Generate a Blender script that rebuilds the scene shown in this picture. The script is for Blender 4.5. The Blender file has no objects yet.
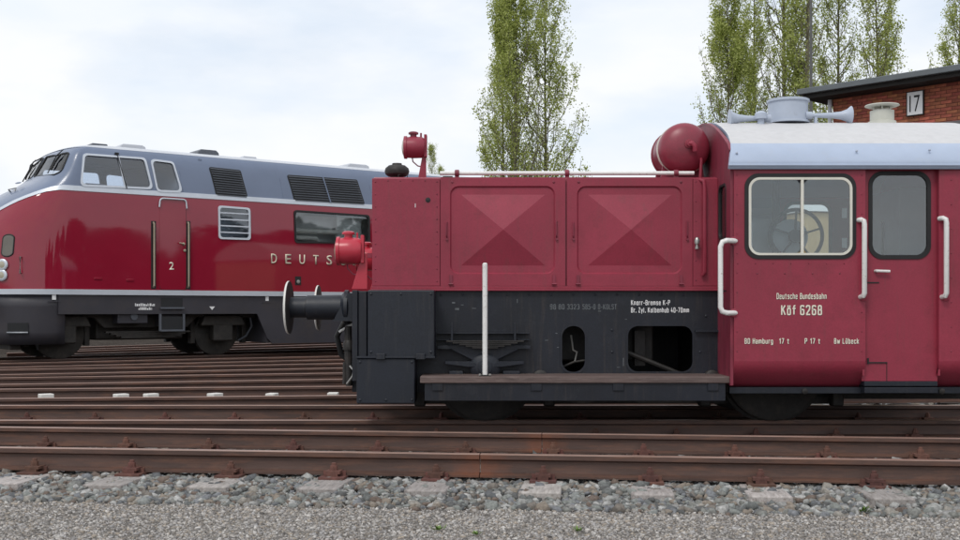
import bpy, bmesh, math, random
import numpy as np
from mathutils import Vector, Matrix, noise
from mathutils.geometry import tessellate_polygon

random.seed(7)
rng = np.random.default_rng(11)
SC = bpy.context.scene
COL = SC.collection
PI = math.pi

# ------------------------------------------------------------------ camera
F, HOR, H = 1120.0, 309.0, 0.965          # focal length in photo pixels, horizon row, eye height above the rail heads
cam_d = bpy.data.cameras.new('camera')
cam = bpy.data.objects.new('camera', cam_d)
COL.objects.link(cam)
cam.location = (0, 0, H)
cam.rotation_euler = (PI / 2, 0, 0)
cam_d.sensor_width = 36.0
cam_d.lens = F / 960 * 36.0
cam_d.shift_y = (HOR - 270) / 960
cam_d.clip_start = 0.1
cam_d.clip_end = 6000
SC.camera = cam

# ------------------------------------------------------------------ sky, sun, exposure
SUN_EL, SUN_AZ = math.radians(52), math.radians(-155)   # azimuth measured from +Y towards +X (behind the camera, to its left)
world = bpy.data.worlds.new('World')
SC.world = world
world.use_nodes = True
nt = world.node_tree
nt.nodes.clear()
wo = nt.nodes.new('ShaderNodeOutputWorld')
sky = nt.nodes.new('ShaderNodeTexSky')
sky.sky_type = 'NISHITA'
sky.sun_disc = False
sky.sun_elevation = SUN_EL
sky.sun_rotation = SUN_AZ
sky.air_density = 1.0
sky.dust_density = 1.0
bg_sky = nt.nodes.new('ShaderNodeBackground')
bg_sky.inputs['Strength'].default_value = 0.15
nt.links.new(sky.outputs[0], bg_sky.inputs[0])
bg_cl = nt.nodes.new('ShaderNodeBackground')
bg_cl.inputs['Strength'].default_value = 1.03
tc = nt.nodes.new('ShaderNodeTexCoord')
mp = nt.nodes.new('ShaderNodeMapping')
mp.inputs['Scale'].default_value = (1.6, 1.6, 4.2)
mp.inputs['Location'].default_value = (0.35, 0.2, 0.1)
nt.links.new(tc.outputs['Generated'], mp.inputs[0])
n1 = nt.nodes.new('ShaderNodeTexNoise')
n1.inputs['Scale'].default_value = 2.1
n1.inputs['Detail'].default_value = 6
n1.inputs['Roughness'].default_value = 0.52
nt.links.new(mp.outputs[0], n1.inputs['Vector'])
mr = nt.nodes.new('ShaderNodeMapRange')
mr.inputs['From Min'].default_value = 0.30
mr.inputs['From Max'].default_value = 0.52
mr.inputs['To Min'].default_value = 0.62
mr.inputs['To Max'].default_value = 1.0
nt.links.new(n1.outputs['Fac'], mr.inputs['Value'])
n2 = nt.nodes.new('ShaderNodeTexNoise')
n2.inputs['Scale'].default_value = 3.3
n2.inputs['Detail'].default_value = 5
nt.links.new(mp.outputs[0], n2.inputs['Vector'])
cr = nt.nodes.new('ShaderNodeValToRGB')
cr.color_ramp.elements[0].position = 0.32
cr.color_ramp.elements[0].color = (0.84, 0.905, 0.99, 1)
cr.color_ramp.elements[1].position = 0.62
cr.color_ramp.elements[1].color = (0.96, 0.975, 1.0, 1)
nt.links.new(n2.outputs['Fac'], cr.inputs[0])
nt.links.new(cr.outputs[0], bg_cl.inputs[0])
mx = nt.nodes.new('ShaderNodeMixShader')
nt.links.new(mr.outputs[0], mx.inputs[0])
nt.links.new(bg_sky.outputs[0], mx.inputs[1])
nt.links.new(bg_cl.outputs[0], mx.inputs[2])
nt.links.new(mx.outputs[0], wo.inputs[0])

sun_d = bpy.data.lights.new('sun', 'SUN')
sun_d.energy = 1.3
sun_d.angle = math.radians(14)
sun_d.color = (1.0, 0.96, 0.9)
sun = bpy.data.objects.new('sun', sun_d)
COL.objects.link(sun)
sdir = Vector((math.sin(SUN_AZ) * math.cos(SUN_EL), math.cos(SUN_AZ) * math.cos(SUN_EL), math.sin(SUN_EL)))
sun.rotation_euler = sdir.to_track_quat('Z', 'Y').to_euler()
sun.location = sdir * 60

vs = SC.view_settings
vs.view_transform = 'Standard'
vs.look = 'None'
vs.exposure = 0.0
vs.gamma = 1.0
vs.use_curve_mapping = False
SC.cycles.use_denoising = True
SC.cycles.max_bounces = 8
SC.cycles.transparent_max_bounces = 16

# ------------------------------------------------------------------ materials
MATS = {}
def mat(name, col, rough=0.5, metal=0.0, var=0.12, scale=3.0, col2=None, c2lo=0.55, c2hi=0.75, c2scale=5.0,
        bump=0.0, bscale=80.0, spec=0.5, coat=0.0, stretch=(1, 1, 1), island=0.0, rvar=0.1, objrand=0.0, grain=0.0, streak=None, streak_amt=0.0):
    m = bpy.data.materials.new(name)
    m.use_nodes = True
    t = m.node_tree
    b = t.nodes['Principled BSDF']
    b.inputs['Metallic'].default_value = metal
    b.inputs['Specular IOR Level'].default_value = spec
    b.inputs['Coat Weight'].default_value = coat
    b.inputs['Coat Roughness'].default_value = 0.03
    tcn = t.nodes.new('ShaderNodeTexCoord')
    mpn = t.nodes.new('ShaderNodeMapping')
    mpn.inputs['Scale'].default_value = stretch
    t.links.new(tcn.outputs['Object'], mpn.inputs[0])
    def nz(s, d=5, r=0.6):
        n = t.nodes.new('ShaderNodeTexNoise')
        n.inputs['Scale'].default_value = s
        n.inputs['Detail'].default_value = d
        n.inputs['Roughness'].default_value = r
        t.links.new(mpn.outputs[0], n.inputs['Vector'])
        return n
    na = nz(scale)
    rp = t.nodes.new('ShaderNodeValToRGB')
    rp.color_ramp.elements[0].position = 0.3
    rp.color_ramp.elements[1].position = 0.7
    rp.color_ramp.elements[0].color = tuple(c * (1 - var) for c in col) + (1,)
    rp.color_ramp.elements[1].color = tuple(min(1, c * (1 + var)) for c in col) + (1,)
    t.links.new(na.outputs['Fac'], rp.inputs[0])
    out = rp.outputs[0]
    if col2:
        nb = nz(c2scale, 8, 0.7)
        ml = t.nodes.new('ShaderNodeMapRange')
        ml.inputs['From Min'].default_value = c2lo
        ml.inputs['From Max'].default_value = c2hi
        t.links.new(nb.outputs['Fac'], ml.inputs['Value'])
        mm = t.nodes.new('ShaderNodeMix')
        mm.data_type = 'RGBA'
        t.links.new(ml.outputs[0], mm.inputs['Factor'])
        t.links.new(out, mm.inputs['A'])
        mm.inputs['B'].default_value = tuple(col2) + (1,)
        out = mm.outputs['Result']
    if island or objrand:
        if island:
            g = t.nodes.new('ShaderNodeNewGeometry'); src = g.outputs['Random Per Island']
        else:
            g = t.nodes.new('ShaderNodeObjectInfo'); src = g.outputs['Random']
        k = island or objrand
        mv = t.nodes.new('ShaderNodeMapRange')
        mv.inputs['To Min'].default_value = 1 - k
        mv.inputs['To Max'].default_value = 1 + k
        t.links.new(src, mv.inputs['Value'])
        hs = t.nodes.new('ShaderNodeHueSaturation')
        t.links.new(mv.outputs[0], hs.inputs['Value'])
        mh = t.nodes.new('ShaderNodeMapRange')
        mh.inputs['To Min'].default_value = 0.5 - k * 0.05
        mh.inputs['To Max'].default_value = 0.5 + k * 0.05
        ml2 = t.nodes.new('ShaderNodeMath'); ml2.operation = 'MULTIPLY'; ml2.inputs[1].default_value = 7.31
        fr = t.nodes.new('ShaderNodeMath'); fr.operation = 'FRACT'
        t.links.new(src, ml2.inputs[0]); t.links.new(ml2.outputs[0], fr.inputs[0]); t.links.new(fr.outputs[0], mh.inputs['Value'])
        t.links.new(mh.outputs[0], hs.inputs['Hue'])
        t.links.new(out, hs.inputs['Color'])
        out = hs.outputs[0]
    if streak:                                  # thin vertical run marks
        ms_ = t.nodes.new('ShaderNodeMapping'); ms_.inputs['Scale'].default_value = (16, 16, 1.1)
        t.links.new(tcn.outputs['Object'], ms_.inputs[0])
        ns = t.nodes.new('ShaderNodeTexNoise'); ns.inputs['Scale'].default_value = 1.6; ns.inputs['Detail'].default_value = 7; ns.inputs['Roughness'].default_value = .65
        t.links.new(ms_.outputs[0], ns.inputs['Vector'])
        mq = t.nodes.new('ShaderNodeMapRange'); mq.inputs['From Min'].default_value = .54; mq.inputs['From Max'].default_value = .78; mq.inputs['To Max'].default_value = streak_amt
        t.links.new(ns.outputs['Fac'], mq.inputs['Value'])
        mk = t.nodes.new('ShaderNodeMix'); mk.data_type = 'RGBA'
        t.links.new(mq.outputs[0], mk.inputs['Factor']); t.links.new(out, mk.inputs['A']); mk.inputs['B'].default_value = tuple(streak) + (1,)
        out = mk.outputs['Result']
    if grain:                                   # fine speckle of weathered paint
        ng = t.nodes.new('ShaderNodeTexNoise'); ng.inputs['Scale'].default_value = 75; ng.inputs['Detail'].default_value = 3; ng.inputs['Roughness'].default_value = .7
        t.links.new(tcn.outputs['Object'], ng.inputs['Vector'])
        mg = t.nodes.new('ShaderNodeMapRange'); mg.inputs['From Min'].default_value = .3; mg.inputs['From Max'].default_value = .7
        mg.inputs['To Min'].default_value = 1 - grain; mg.inputs['To Max'].default_value = 1 + grain
        t.links.new(ng.outputs['Fac'], mg.inputs['Value'])
        mk2 = t.nodes.new('ShaderNodeMix'); mk2.data_type = 'RGBA'; mk2.blend_type = 'MULTIPLY'; mk2.inputs['Factor'].default_value = 1
        t.links.new(out, mk2.inputs['A']); t.links.new(mg.outputs[0], mk2.inputs['B'])
        out = mk2.outputs['Result']
    t.links.new(out, b.inputs['Base Color'])
    mrr = t.nodes.new('ShaderNodeMapRange')
    mrr.inputs['To Min'].default_value = max(0.02, rough - rvar)
    mrr.inputs['To Max'].default_value = min(1.0, rough + rvar)
    nr = nz(scale * 3.1)
    t.links.new(nr.outputs['Fac'], mrr.inputs['Value'])
    t.links.new(mrr.outputs[0], b.inputs['Roughness'])
    if bump:
        nbp = nz(bscale, 4, 0.6)
        bp = t.nodes.new('ShaderNodeBump')
        bp.inputs['Strength'].default_value = bump
        bp.inputs['Distance'].default_value = 0.01
        t.links.new(nbp.outputs['Fac'], bp.inputs['Height'])
        t.links.new(bp.outputs[0], b.inputs['Normal'])
    MATS[name] = m
    return m

def glass(name, tint=(0.9, 0.95, 0.95), refl=0.0):
    m = bpy.data.materials.new(name)
    m.use_nodes = True
    t = m.node_tree
    t.nodes.clear()
    o = t.nodes.new('ShaderNodeOutputMaterial')
    tr = t.nodes.new('ShaderNodeBsdfTransparent')
    tr.inputs[0].default_value = tuple(tint) + (1,)
    gl = t.nodes.new('ShaderNodeBsdfGlossy')
    gl.inputs['Roughness'].default_value = 0.02
    fr = t.nodes.new('ShaderNodeFresnel')
    fr.inputs[0].default_value = 1.5
    ad = t.nodes.new('ShaderNodeMath'); ad.operation = 'ADD'; ad.inputs[1].default_value = refl
    t.links.new(fr.outputs[0], ad.inputs[0])
    mxs = t.nodes.new('ShaderNodeMixShader')
    t.links.new(ad.outputs[0], mxs.inputs[0])
    t.links.new(tr.outputs[0], mxs.inputs[1])
    t.links.new(gl.outputs[0], mxs.inputs[2])
    t.links.new(mxs.outputs[0], o.inputs[0])
    MATS[name] = m
    return m

RED = mat('shunter red paint', (0.285, 0.032, 0.058), 0.42, var=0.13, scale=1.3, col2=(0.205, 0.028, 0.044), c2lo=0.5, c2hi=0.82, c2scale=5, bump=0.13, bscale=7, spec=0.42, grain=.10, streak=(.17, .05, .055), streak_amt=.5)
REDDIRT = mat('sooty red paint', (0.22, 0.026, 0.05), 0.5, var=0.2, scale=3, col2=(0.10, 0.03, 0.038), c2lo=0.5, c2hi=0.75, c2scale=4, stretch=(3, 3, .7))
LAMPRED = mat('bright lamp red', (0.50, 0.035, 0.06), 0.3, var=0.08, scale=6)
BLACK = mat('frame black paint', (0.007, 0.009, 0.016), 0.5, var=0.25, scale=2.2, col2=(0.028, 0.030, 0.036), c2lo=0.56, c2hi=0.85, c2scale=6, bump=0.12, bscale=9, grain=.3, streak=(.055, .042, .036), streak_amt=.6)
BLACK2 = mat('box black paint', (0.009, 0.012, 0.020), 0.5, var=0.2, scale=3, col2=(0.03, 0.032, 0.038), c2lo=0.6, c2hi=0.85, c2scale=9, bump=0.12, bscale=9, grain=.25, streak=(.05, .045, .042), streak_amt=.5)
GREASE = mat('greasy undergear', (0.018, 0.016, 0.015), 0.6, var=0.4, scale=8, col2=(0.05, 0.04, 0.034), c2lo=0.5, c2hi=0.8, c2scale=12, bump=0.1)
WHITE = mat('white handrail paint', (0.78, 0.77, 0.75), 0.4, var=0.04, scale=10, col2=(0.36, 0.27, 0.2), c2lo=0.58, c2hi=0.74, c2scale=34)
CREAM = mat('cream window frame', (0.70, 0.68, 0.60), 0.4, var=0.05, scale=10, col2=(0.35, 0.28, 0.2), c2lo=0.68, c2hi=0.85, c2scale=20)
RUBBER = mat('black rubber seal', (0.012, 0.012, 0.013), 0.6, var=0.2)
ROOF = mat('silver cab roof paint', (0.40, 0.47, 0.60), 0.42, var=0.05, scale=4, col2=(0.42, 0.47, 0.56), c2lo=0.56, c2hi=0.78, c2scale=9, bump=0.04, bscale=30)
ROOFTOP = mat('mottled pale roof paint', (0.57, 0.565, 0.57), 0.55, var=0.06, scale=14, col2=(0.5, 0.46, 0.42), c2lo=0.58, c2hi=0.8, c2scale=22)
HORN = mat('pale blue grey horn paint', (0.42, 0.47, 0.56), 0.4, var=0.05, scale=9, col2=(0.3, 0.31, 0.33), c2lo=0.6, c2hi=0.85, c2scale=15)
INTER = mat('cab interior grey', (0.60, 0.66, 0.69), 0.55, var=0.08, scale=4)
INTERL = mat('light control cabinet grey', (0.66, 0.70, 0.71), 0.5, var=0.06, scale=5)
WOOD = mat('rusty footboard edge', (0.115, 0.08, 0.072), 0.6, var=0.3, scale=6, col2=(0.21, 0.16, 0.145), c2lo=0.5, c2hi=0.75, c2scale=10, stretch=(.6, 6, 6), bump=0.2, bscale=40)
RAILM = mat('rusty rail steel', (0.082, 0.046, 0.036), 0.55, var=0.3, scale=2.5, col2=(0.18, 0.082, 0.05), c2lo=0.48, c2hi=0.78, c2scale=6, stretch=(.5, 3, 3), bump=0.12, bscale=45)
CLIP = mat('red brown fastener rust', (0.115, 0.050, 0.037), 0.75, var=0.35, scale=20, bump=0.2, bscale=80, objrand=.25)
SLEEP = mat('weathered grey sleeper', (0.36, 0.33, 0.31), 0.8, var=0.3, scale=7, col2=(0.16, 0.13, 0.11), c2lo=0.5, c2hi=0.72, c2scale=12, stretch=(5, .6, 5), bump=0.4, bscale=60, objrand=0.2)
SLEEPD = mat('oil dark sleeper', (0.09, 0.075, 0.065), 0.8, var=0.35, scale=6, stretch=(5, .6, 5), bump=0.4, bscale=60, objrand=0.2)
GLASS = glass('window glass', (0.90, 0.95, 0.97), 0.065)
GLASSE = glass('engine room glass', (0.94, 0.96, 0.96), 0.06)
GLASSV = glass('dark window glass', (0.86, 0.9, 0.95), 0.05)
VRED = mat('glossy express red', (0.27, 0.012, 0.032), 0.05, var=0.05, scale=1.2, coat=0.3, rvar=0.02, bump=0.010, bscale=3.0, grain=.05)
VGREY = mat('slate grey paint', (0.155, 0.195, 0.285), 0.3, var=0.06, scale=1.5, coat=0.2, rvar=0.05)
VROOF = mat('pale roof aluminium paint', (0.52, 0.54, 0.58), 0.35, var=0.06, scale=2)
ALU = mat('polished aluminium trim', (0.62, 0.66, 0.72), 0.38, metal=0.25, var=0.05, scale=3)
VSKIRT = mat('dusty charcoal skirt', (0.036, 0.034, 0.042), 0.5, var=0.2, scale=1.2, col2=(0.055, 0.045, 0.042), c2lo=0.5, c2hi=0.8, c2scale=2.2, bump=0.04, bscale=14)
LETTER = mat('cream lettering', (0.80, 0.74, 0.62), 0.4, var=0.03)
LETTERW = mat('white lettering', (0.82, 0.82, 0.82), 0.4, var=0.03)
LETTERG = mat('faded grey lettering', (0.11, 0.12, 0.13), 0.5, var=0.3, scale=30)
TEXTSH = mat('lettering shadow paint', (0.03, 0.012, 0.015), 0.5)
STEEL = mat('bare steel', (0.42, 0.41, 0.39), 0.35, metal=0.8, var=0.15, scale=20)
BUFRIM = mat('white buffer rim paint', (0.72, 0.70, 0.66), 0.45, var=0.06, col2=(0.3, 0.26, 0.22), c2lo=0.6, c2hi=0.8, c2scale=20)
VGEAR = mat('dusty bogie gear', (0.040, 0.036, 0.032), 0.6, var=0.35, scale=5, col2=(0.085, 0.07, 0.058), c2lo=0.5, c2hi=0.78, c2scale=9, bump=0.1)
RAILTOP = mat('worn rail head', (0.36, 0.245, 0.20), 0.42, metal=0.45, var=0.2, scale=2, col2=(0.19, 0.095, 0.062), c2lo=0.48, c2hi=0.75, c2scale=3, stretch=(.4, 6, 6))
LENS = mat('lamp lens glass', (0.45, 0.42, 0.33), 0.15, var=0.1)
GRILLE = mat('dark grille', (0.012, 0.013, 0.015), 0.5)
SLAT = mat('grille slat', (0.11, 0.12, 0.14), 0.4, metal=0.3)
TAN = mat('tan wagon paint', (0.62, 0.43, 0.21), 0.5, var=0.08)
BARK = mat('poplar bark', (0.15, 0.135, 0.09), 0.85, var=0.3, scale=4, stretch=(3, 3, .6), bump=0.4, bscale=12)
def stonemat(name, cols):
    m = mat(name, (.2, .2, .2), 0.85, bump=0.2, bscale=90)
    t = m.node_tree; b = t.nodes['Principled BSDF']
    g_ = t.nodes.new('ShaderNodeNewGeometry'); r = t.nodes.new('ShaderNodeValToRGB')
    r.color_ramp.interpolation = 'CONSTANT'
    while len(r.color_ramp.elements) < len(cols): r.color_ramp.elements.new(0.5)
    for i, c in enumerate(cols):
        r.color_ramp.elements[i].position = i / len(cols); r.color_ramp.elements[i].color = tuple(c) + (1,)
    t.links.new(g_.outputs['Random Per Island'], r.inputs[0])
    tcn = t.nodes.new('ShaderNodeTexCoord'); no = t.nodes.new('ShaderNodeTexNoise'); no.inputs['Scale'].default_value = 55; no.inputs['Detail'].default_value = 5
    t.links.new(tcn.outputs['Object'], no.inputs['Vector'])
    mp_ = t.nodes.new('ShaderNodeMapRange'); mp_.inputs['From Min'].default_value = .3; mp_.inputs['From Max'].default_value = .7; mp_.inputs['To Min'].default_value = .65; mp_.inputs['To Max'].default_value = 1.25
    t.links.new(no.outputs['Fac'], mp_.inputs['Value'])
    mm = t.nodes.new('ShaderNodeMix'); mm.data_type = 'RGBA'; mm.blend_type = 'MULTIPLY'; mm.inputs['Factor'].default_value = 1
    t.links.new(r.outputs[0], mm.inputs['A']); t.links.new(mp_.outputs[0], mm.inputs['B'])
    t.links.new(mm.outputs['Result'], b.inputs['Base Color'])
    return m
STONE = stonemat('ballast stone', [(.205, .215, .20), (.13, .135, .13), (.25, .245, .235), (.175, .18, .19), (.31, .31, .295), (.09, .09, .088), (.22, .185, .15), (.19, .19, .175), (.38, .375, .36), (.14, .105, .085), (.225, .235, .225), (.115, .12, .125), (.27, .25, .22), (.17, .15, .13)])
PEBBLE = stonemat('path pebble', [(.33, .305, .28), (.21, .195, .18), (.42, .39, .36), (.29, .275, .265), (.50, .475, .445), (.15, .138, .128), (.35, .30, .245), (.37, .355, .345), (.27, .24, .21)])
WEED = mat('weed green', (0.11, 0.19, 0.03), 0.6, var=0.3, scale=30)

def leafmat(name, c0, c1):
    m = bpy.data.materials.new(name)
    m.use_nodes = True
    t = m.node_tree
    b = t.nodes['Principled BSDF']
    b.inputs['Roughness'].default_value = 0.5
    g = t.nodes.new('ShaderNodeNewGeometry')
    r = t.nodes.new('ShaderNodeValToRGB')
    r.color_ramp.elements[0].color = tuple(c0) + (1,)
    r.color_ramp.elements[1].color = tuple(c1) + (1,)
    t.links.new(g.outputs['Random Per Island'], r.inputs[0])
    t.links.new(r.outputs[0], b.inputs['Base Color'])
    tl = t.nodes.new('ShaderNodeBsdfTranslucent')
    t.links.new(r.outputs[0], tl.inputs[0])
    ms = t.nodes.new('ShaderNodeMixShader')
    ms.inputs[0].default_value = 0.5
    t.links.new(b.outputs[0], ms.inputs[1]); t.links.new(tl.outputs[0], ms.inputs[2])
    t.links.new(ms.outputs[0], t.nodes['Material Output'].inputs[0])
    return m
LEAF = leafmat('fresh poplar leaf', (0.27, 0.33, 0.06), (0.60, 0.64, 0.23))
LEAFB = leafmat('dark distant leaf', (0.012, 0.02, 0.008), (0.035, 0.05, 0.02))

# ------------------------------------------------------------------ mesh helpers
def link(o, parent=None):
    COL.objects.link(o)
    if parent is not None:
        o.parent = parent
    return o

def tag(o, label=None, cat=None, group=None, kind=None):
    if label: o['label'] = label
    if cat: o['category'] = cat
    if group: o['group'] = group
    if kind: o['kind'] = kind
    return o

def empty(name, loc=(0, 0, 0), rz=0.0):
    o = bpy.data.objects.new(name, None)
    o.empty_display_size = 0.2
    COL.objects.link(o)
    o.location = loc
    o.rotation_euler = (0, 0, rz)
    return o

def rrect(x0, x1, z0, z1, r, n=6):
    pts = []
    for cx, cz, a0 in ((x1 - r, z1 - r, 0), (x0 + r, z1 - r, 90), (x0 + r, z0 + r, 180), (x1 - r, z0 + r, 270)):
        for i in range(n + 1):
            a = math.radians(a0 + 90 * i / n)
            pts.append((cx + r * math.cos(a), cz + r * math.sin(a)))
    return pts

def rpoly(corners, r, n=5):
    """rounded polygon through corner points"""
    out = []
    m = len(corners)
    for i in range(m):
        p = Vector(corners[i]); a = Vector(corners[i - 1]); b = Vector(corners[(i + 1) % m])
        da = (a - p).normalized(); db = (b - p).normalized()
        ang = da.angle(db)
        d = min(r / math.tan(ang / 2), (a - p).length * .48, (b - p).length * .48)
        s, e = p + da * d, p + db * d
        for k in range(n + 1):
            t = k / n
            out.append(tuple(s * (1 - t) ** 2 + p * 2 * t * (1 - t) + e * t * t))
    return out

class MB:
    def __init__(s, off=(0, 0, 0)):
        s.v = []; s.f = []; s.off = Vector(off)
    def add(s, vs_, fs_):
        b = len(s.v)
        s.v += [Vector(p) - s.off for p in vs_]
        s.f += [tuple(i + b for i in f) for f in fs_]
        return s
    def box(s, x0, x1, y0, y1, z0, z1):
        v = [(x, y, z) for z in (z0, z1) for y in (y0, y1) for x in (x0, x1)]
        return s.add(v, [(0, 2, 3, 1), (4, 5, 7, 6), (0, 1, 5, 4), (2, 6, 7, 3), (0, 4, 6, 2), (1, 3, 7, 5)])
    def prism(s, poly, a0, a1, axis='y', holes=()):
        """2-D polygon (with holes) extruded along an axis; 'y': (x,z), 'x': (y,z), 'z': (x,y)"""
        def P(p, a):
            return {'y': (p[0], a, p[1]), 'x': (a, p[0], p[1]), 'z': (p[0], p[1], a)}[axis]
        loops = [list(poly)] + [list(h) for h in holes]
        flat = [p for l in loops for p in l]
        n = len(flat)
        if len(loops) == 1 and n <= 4:
            tris = [tuple(range(n))]
        else:
            tris = tessellate_polygon([[Vector((p[0], p[1], 0)) for p in l] for l in loops])
        v = [P(p, a0) for p in flat] + [P(p, a1) for p in flat]
        f = [tuple(t) for t in tris] + [tuple(reversed([i + n for i in t])) for t in tris]
        b = 0
        for l in loops:
            m = len(l)
            for i in range(m):
                j = (i + 1) % m
                f.append((b + i, b + j, n + b + j, n + b + i))
            b += m
        return s.add(v, f)
    def ring(s, pin, pout, a0, a1, axis='y'):
        """frame between two polygons with the same count"""
        def P(p, a):
            return {'y': (p[0], a, p[1]), 'x': (a, p[0], p[1])}[axis]
        n = len(pin)
        v = [P(p, a0) for p in pin] + [P(p, a0) for p in pout] + [P(p, a1) for p in pin] + [P(p, a1) for p in pout]
        f = []
        for i in range(n):
            j = (i + 1) % n
            f += [(i, j, n + j, n + i), (2 * n + j, 2 * n + i, 3 * n + i, 3 * n + j), (j, i, 2 * n + i, 2 * n + j), (n + i, n + j, 3 * n + j, 3 * n + i)]
        return s.add(v, f)
    def tube(s, pts, r, n=10, caps=True):
        pts = [Vector(p) for p in pts]
        rs = r if isinstance(r, (list, tuple)) else [r] * len(pts)
        v = []; f = []
        up = None
        for i, p in enumerate(pts):
            if i == 0: d = pts[1] - p
            elif i == len(pts) - 1: d = p - pts[i - 1]
            else: d = (pts[i + 1] - p).normalized() + (p - pts[i - 1]).normalized()
            d.normalize()
            if up is None:
                up = Vector((0, 0, 1)) if abs(d.z) < .9 else Vector((1, 0, 0))
            a = d.cross(up)
            if a.length < 1e-5: a = d.cross(Vector((.3, .7, .2)))
            a.normalize(); b = a.cross(d); up = b
            for k in range(n):
                t = 2 * PI * k / n
                v.append(p + (a * math.cos(t) + b * math.sin(t)) * rs[i])
        for i in range(len(pts) - 1):
            for k in range(n):
                k2 = (k + 1) % n
                f.append((i * n + k, i * n + k2, (i + 1) * n + k2, (i + 1) * n + k))
        if caps:
            f.append(tuple(range(n))[::-1]); f.append(tuple(range((len(pts) - 1) * n, len(pts) * n)))
        return s.add(v, f)
    def lathe(s, o, d, prof, n=28):
        """profile [(distance along axis, radius)]"""
        o = Vector(o); d = Vector(d).normalized()
        return s.tube([o + d * t for t, _ in prof], [max(r, 1e-4) for _, r in prof], n)
    def cyl(s, p0, p1, r, n=20):
        return s.tube([p0, p1], r, n)
    def rot(s, M):
        s.v = [M @ p for p in s.v]
        return s
    def mesh(s, name, m, smooth=True, ang=35):
        me = bpy.data.meshes.new(name)
        me.from_pydata([tuple(p) for p in s.v], [], s.f)
        bm = bmesh.new(); bm.from_mesh(me)
        bmesh.ops.recalc_face_normals(bm, faces=bm.faces)
        bm.to_mesh(me); bm.free()
        if m: me.materials.append(m)
        if smooth:
            me.shade_smooth()
            me.set_sharp_from_angle(angle=math.radians(ang))
        return me
    def build(s, name, m, parent=None, smooth=True, bevel=0.0, seg=2, ang=35):
        o = bpy.data.objects.new(name, s.mesh(name, m, smooth, ang))
        link(o, parent)
        if bevel:
            md = o.modifiers.new('bevel', 'BEVEL')
            md.width = bevel; md.segments = seg; md.limit_method = 'ANGLE'; md.angle_limit = math.radians(40)
            md.harden_normals = True
        return o

def text_mesh(body, m, height, width=None, bold=0.0, depth=0.0015, spacing=1.0, word=1.0):
    cu = bpy.data.curves.new('lettering', 'FONT')
    cu.body = body
    cu.size = 1.0
    cu.offset = bold
    cu.extrude = 0.0
    cu.resolution_u = 3
    cu.space_character = spacing
    cu.space_word = word
    ob = bpy.data.objects.new('lettering', cu)
    COL.objects.link(ob)
    bpy.context.view_layer.update()
    me = bpy.data.meshes.new_from_object(ob.evaluated_get(bpy.context.evaluated_depsgraph_get()))
    bpy.data.objects.remove(ob)
    co = np.array([v.co[:] for v in me.vertices])
    mn, mx_ = co.min(0), co.max(0)
    cap = 0.70                                    # cap height of the built-in face
    sz = height / cap
    sx = sz if width is None else width / (mx_[0] - mn[0])
    for v in me.vertices:
        x, y = v.co.x, v.co.y
        v.co = ((x - mn[0]) * sx, 0, y * sz)
    bm = bmesh.new(); bm.from_mesh(me)
    r = bmesh.ops.extrude_face_region(bm, geom=bm.faces[:])
    for e in r['geom']:
        if isinstance(e, bmesh.types.BMVert): e.co.y -= depth
    bmesh.ops.recalc_face_normals(bm, faces=bm.faces)
    bm.to_mesh(me); bm.free()
    me.materials.clear(); me.materials.append(m)
    return me

def text(body, m, parent, loc, height, width=None, **kw):
    o = bpy.data.objects.new('lettering', text_mesh(body, m, height, width, **kw))
    link(o, parent)
    o.location = loc
    return o

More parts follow.
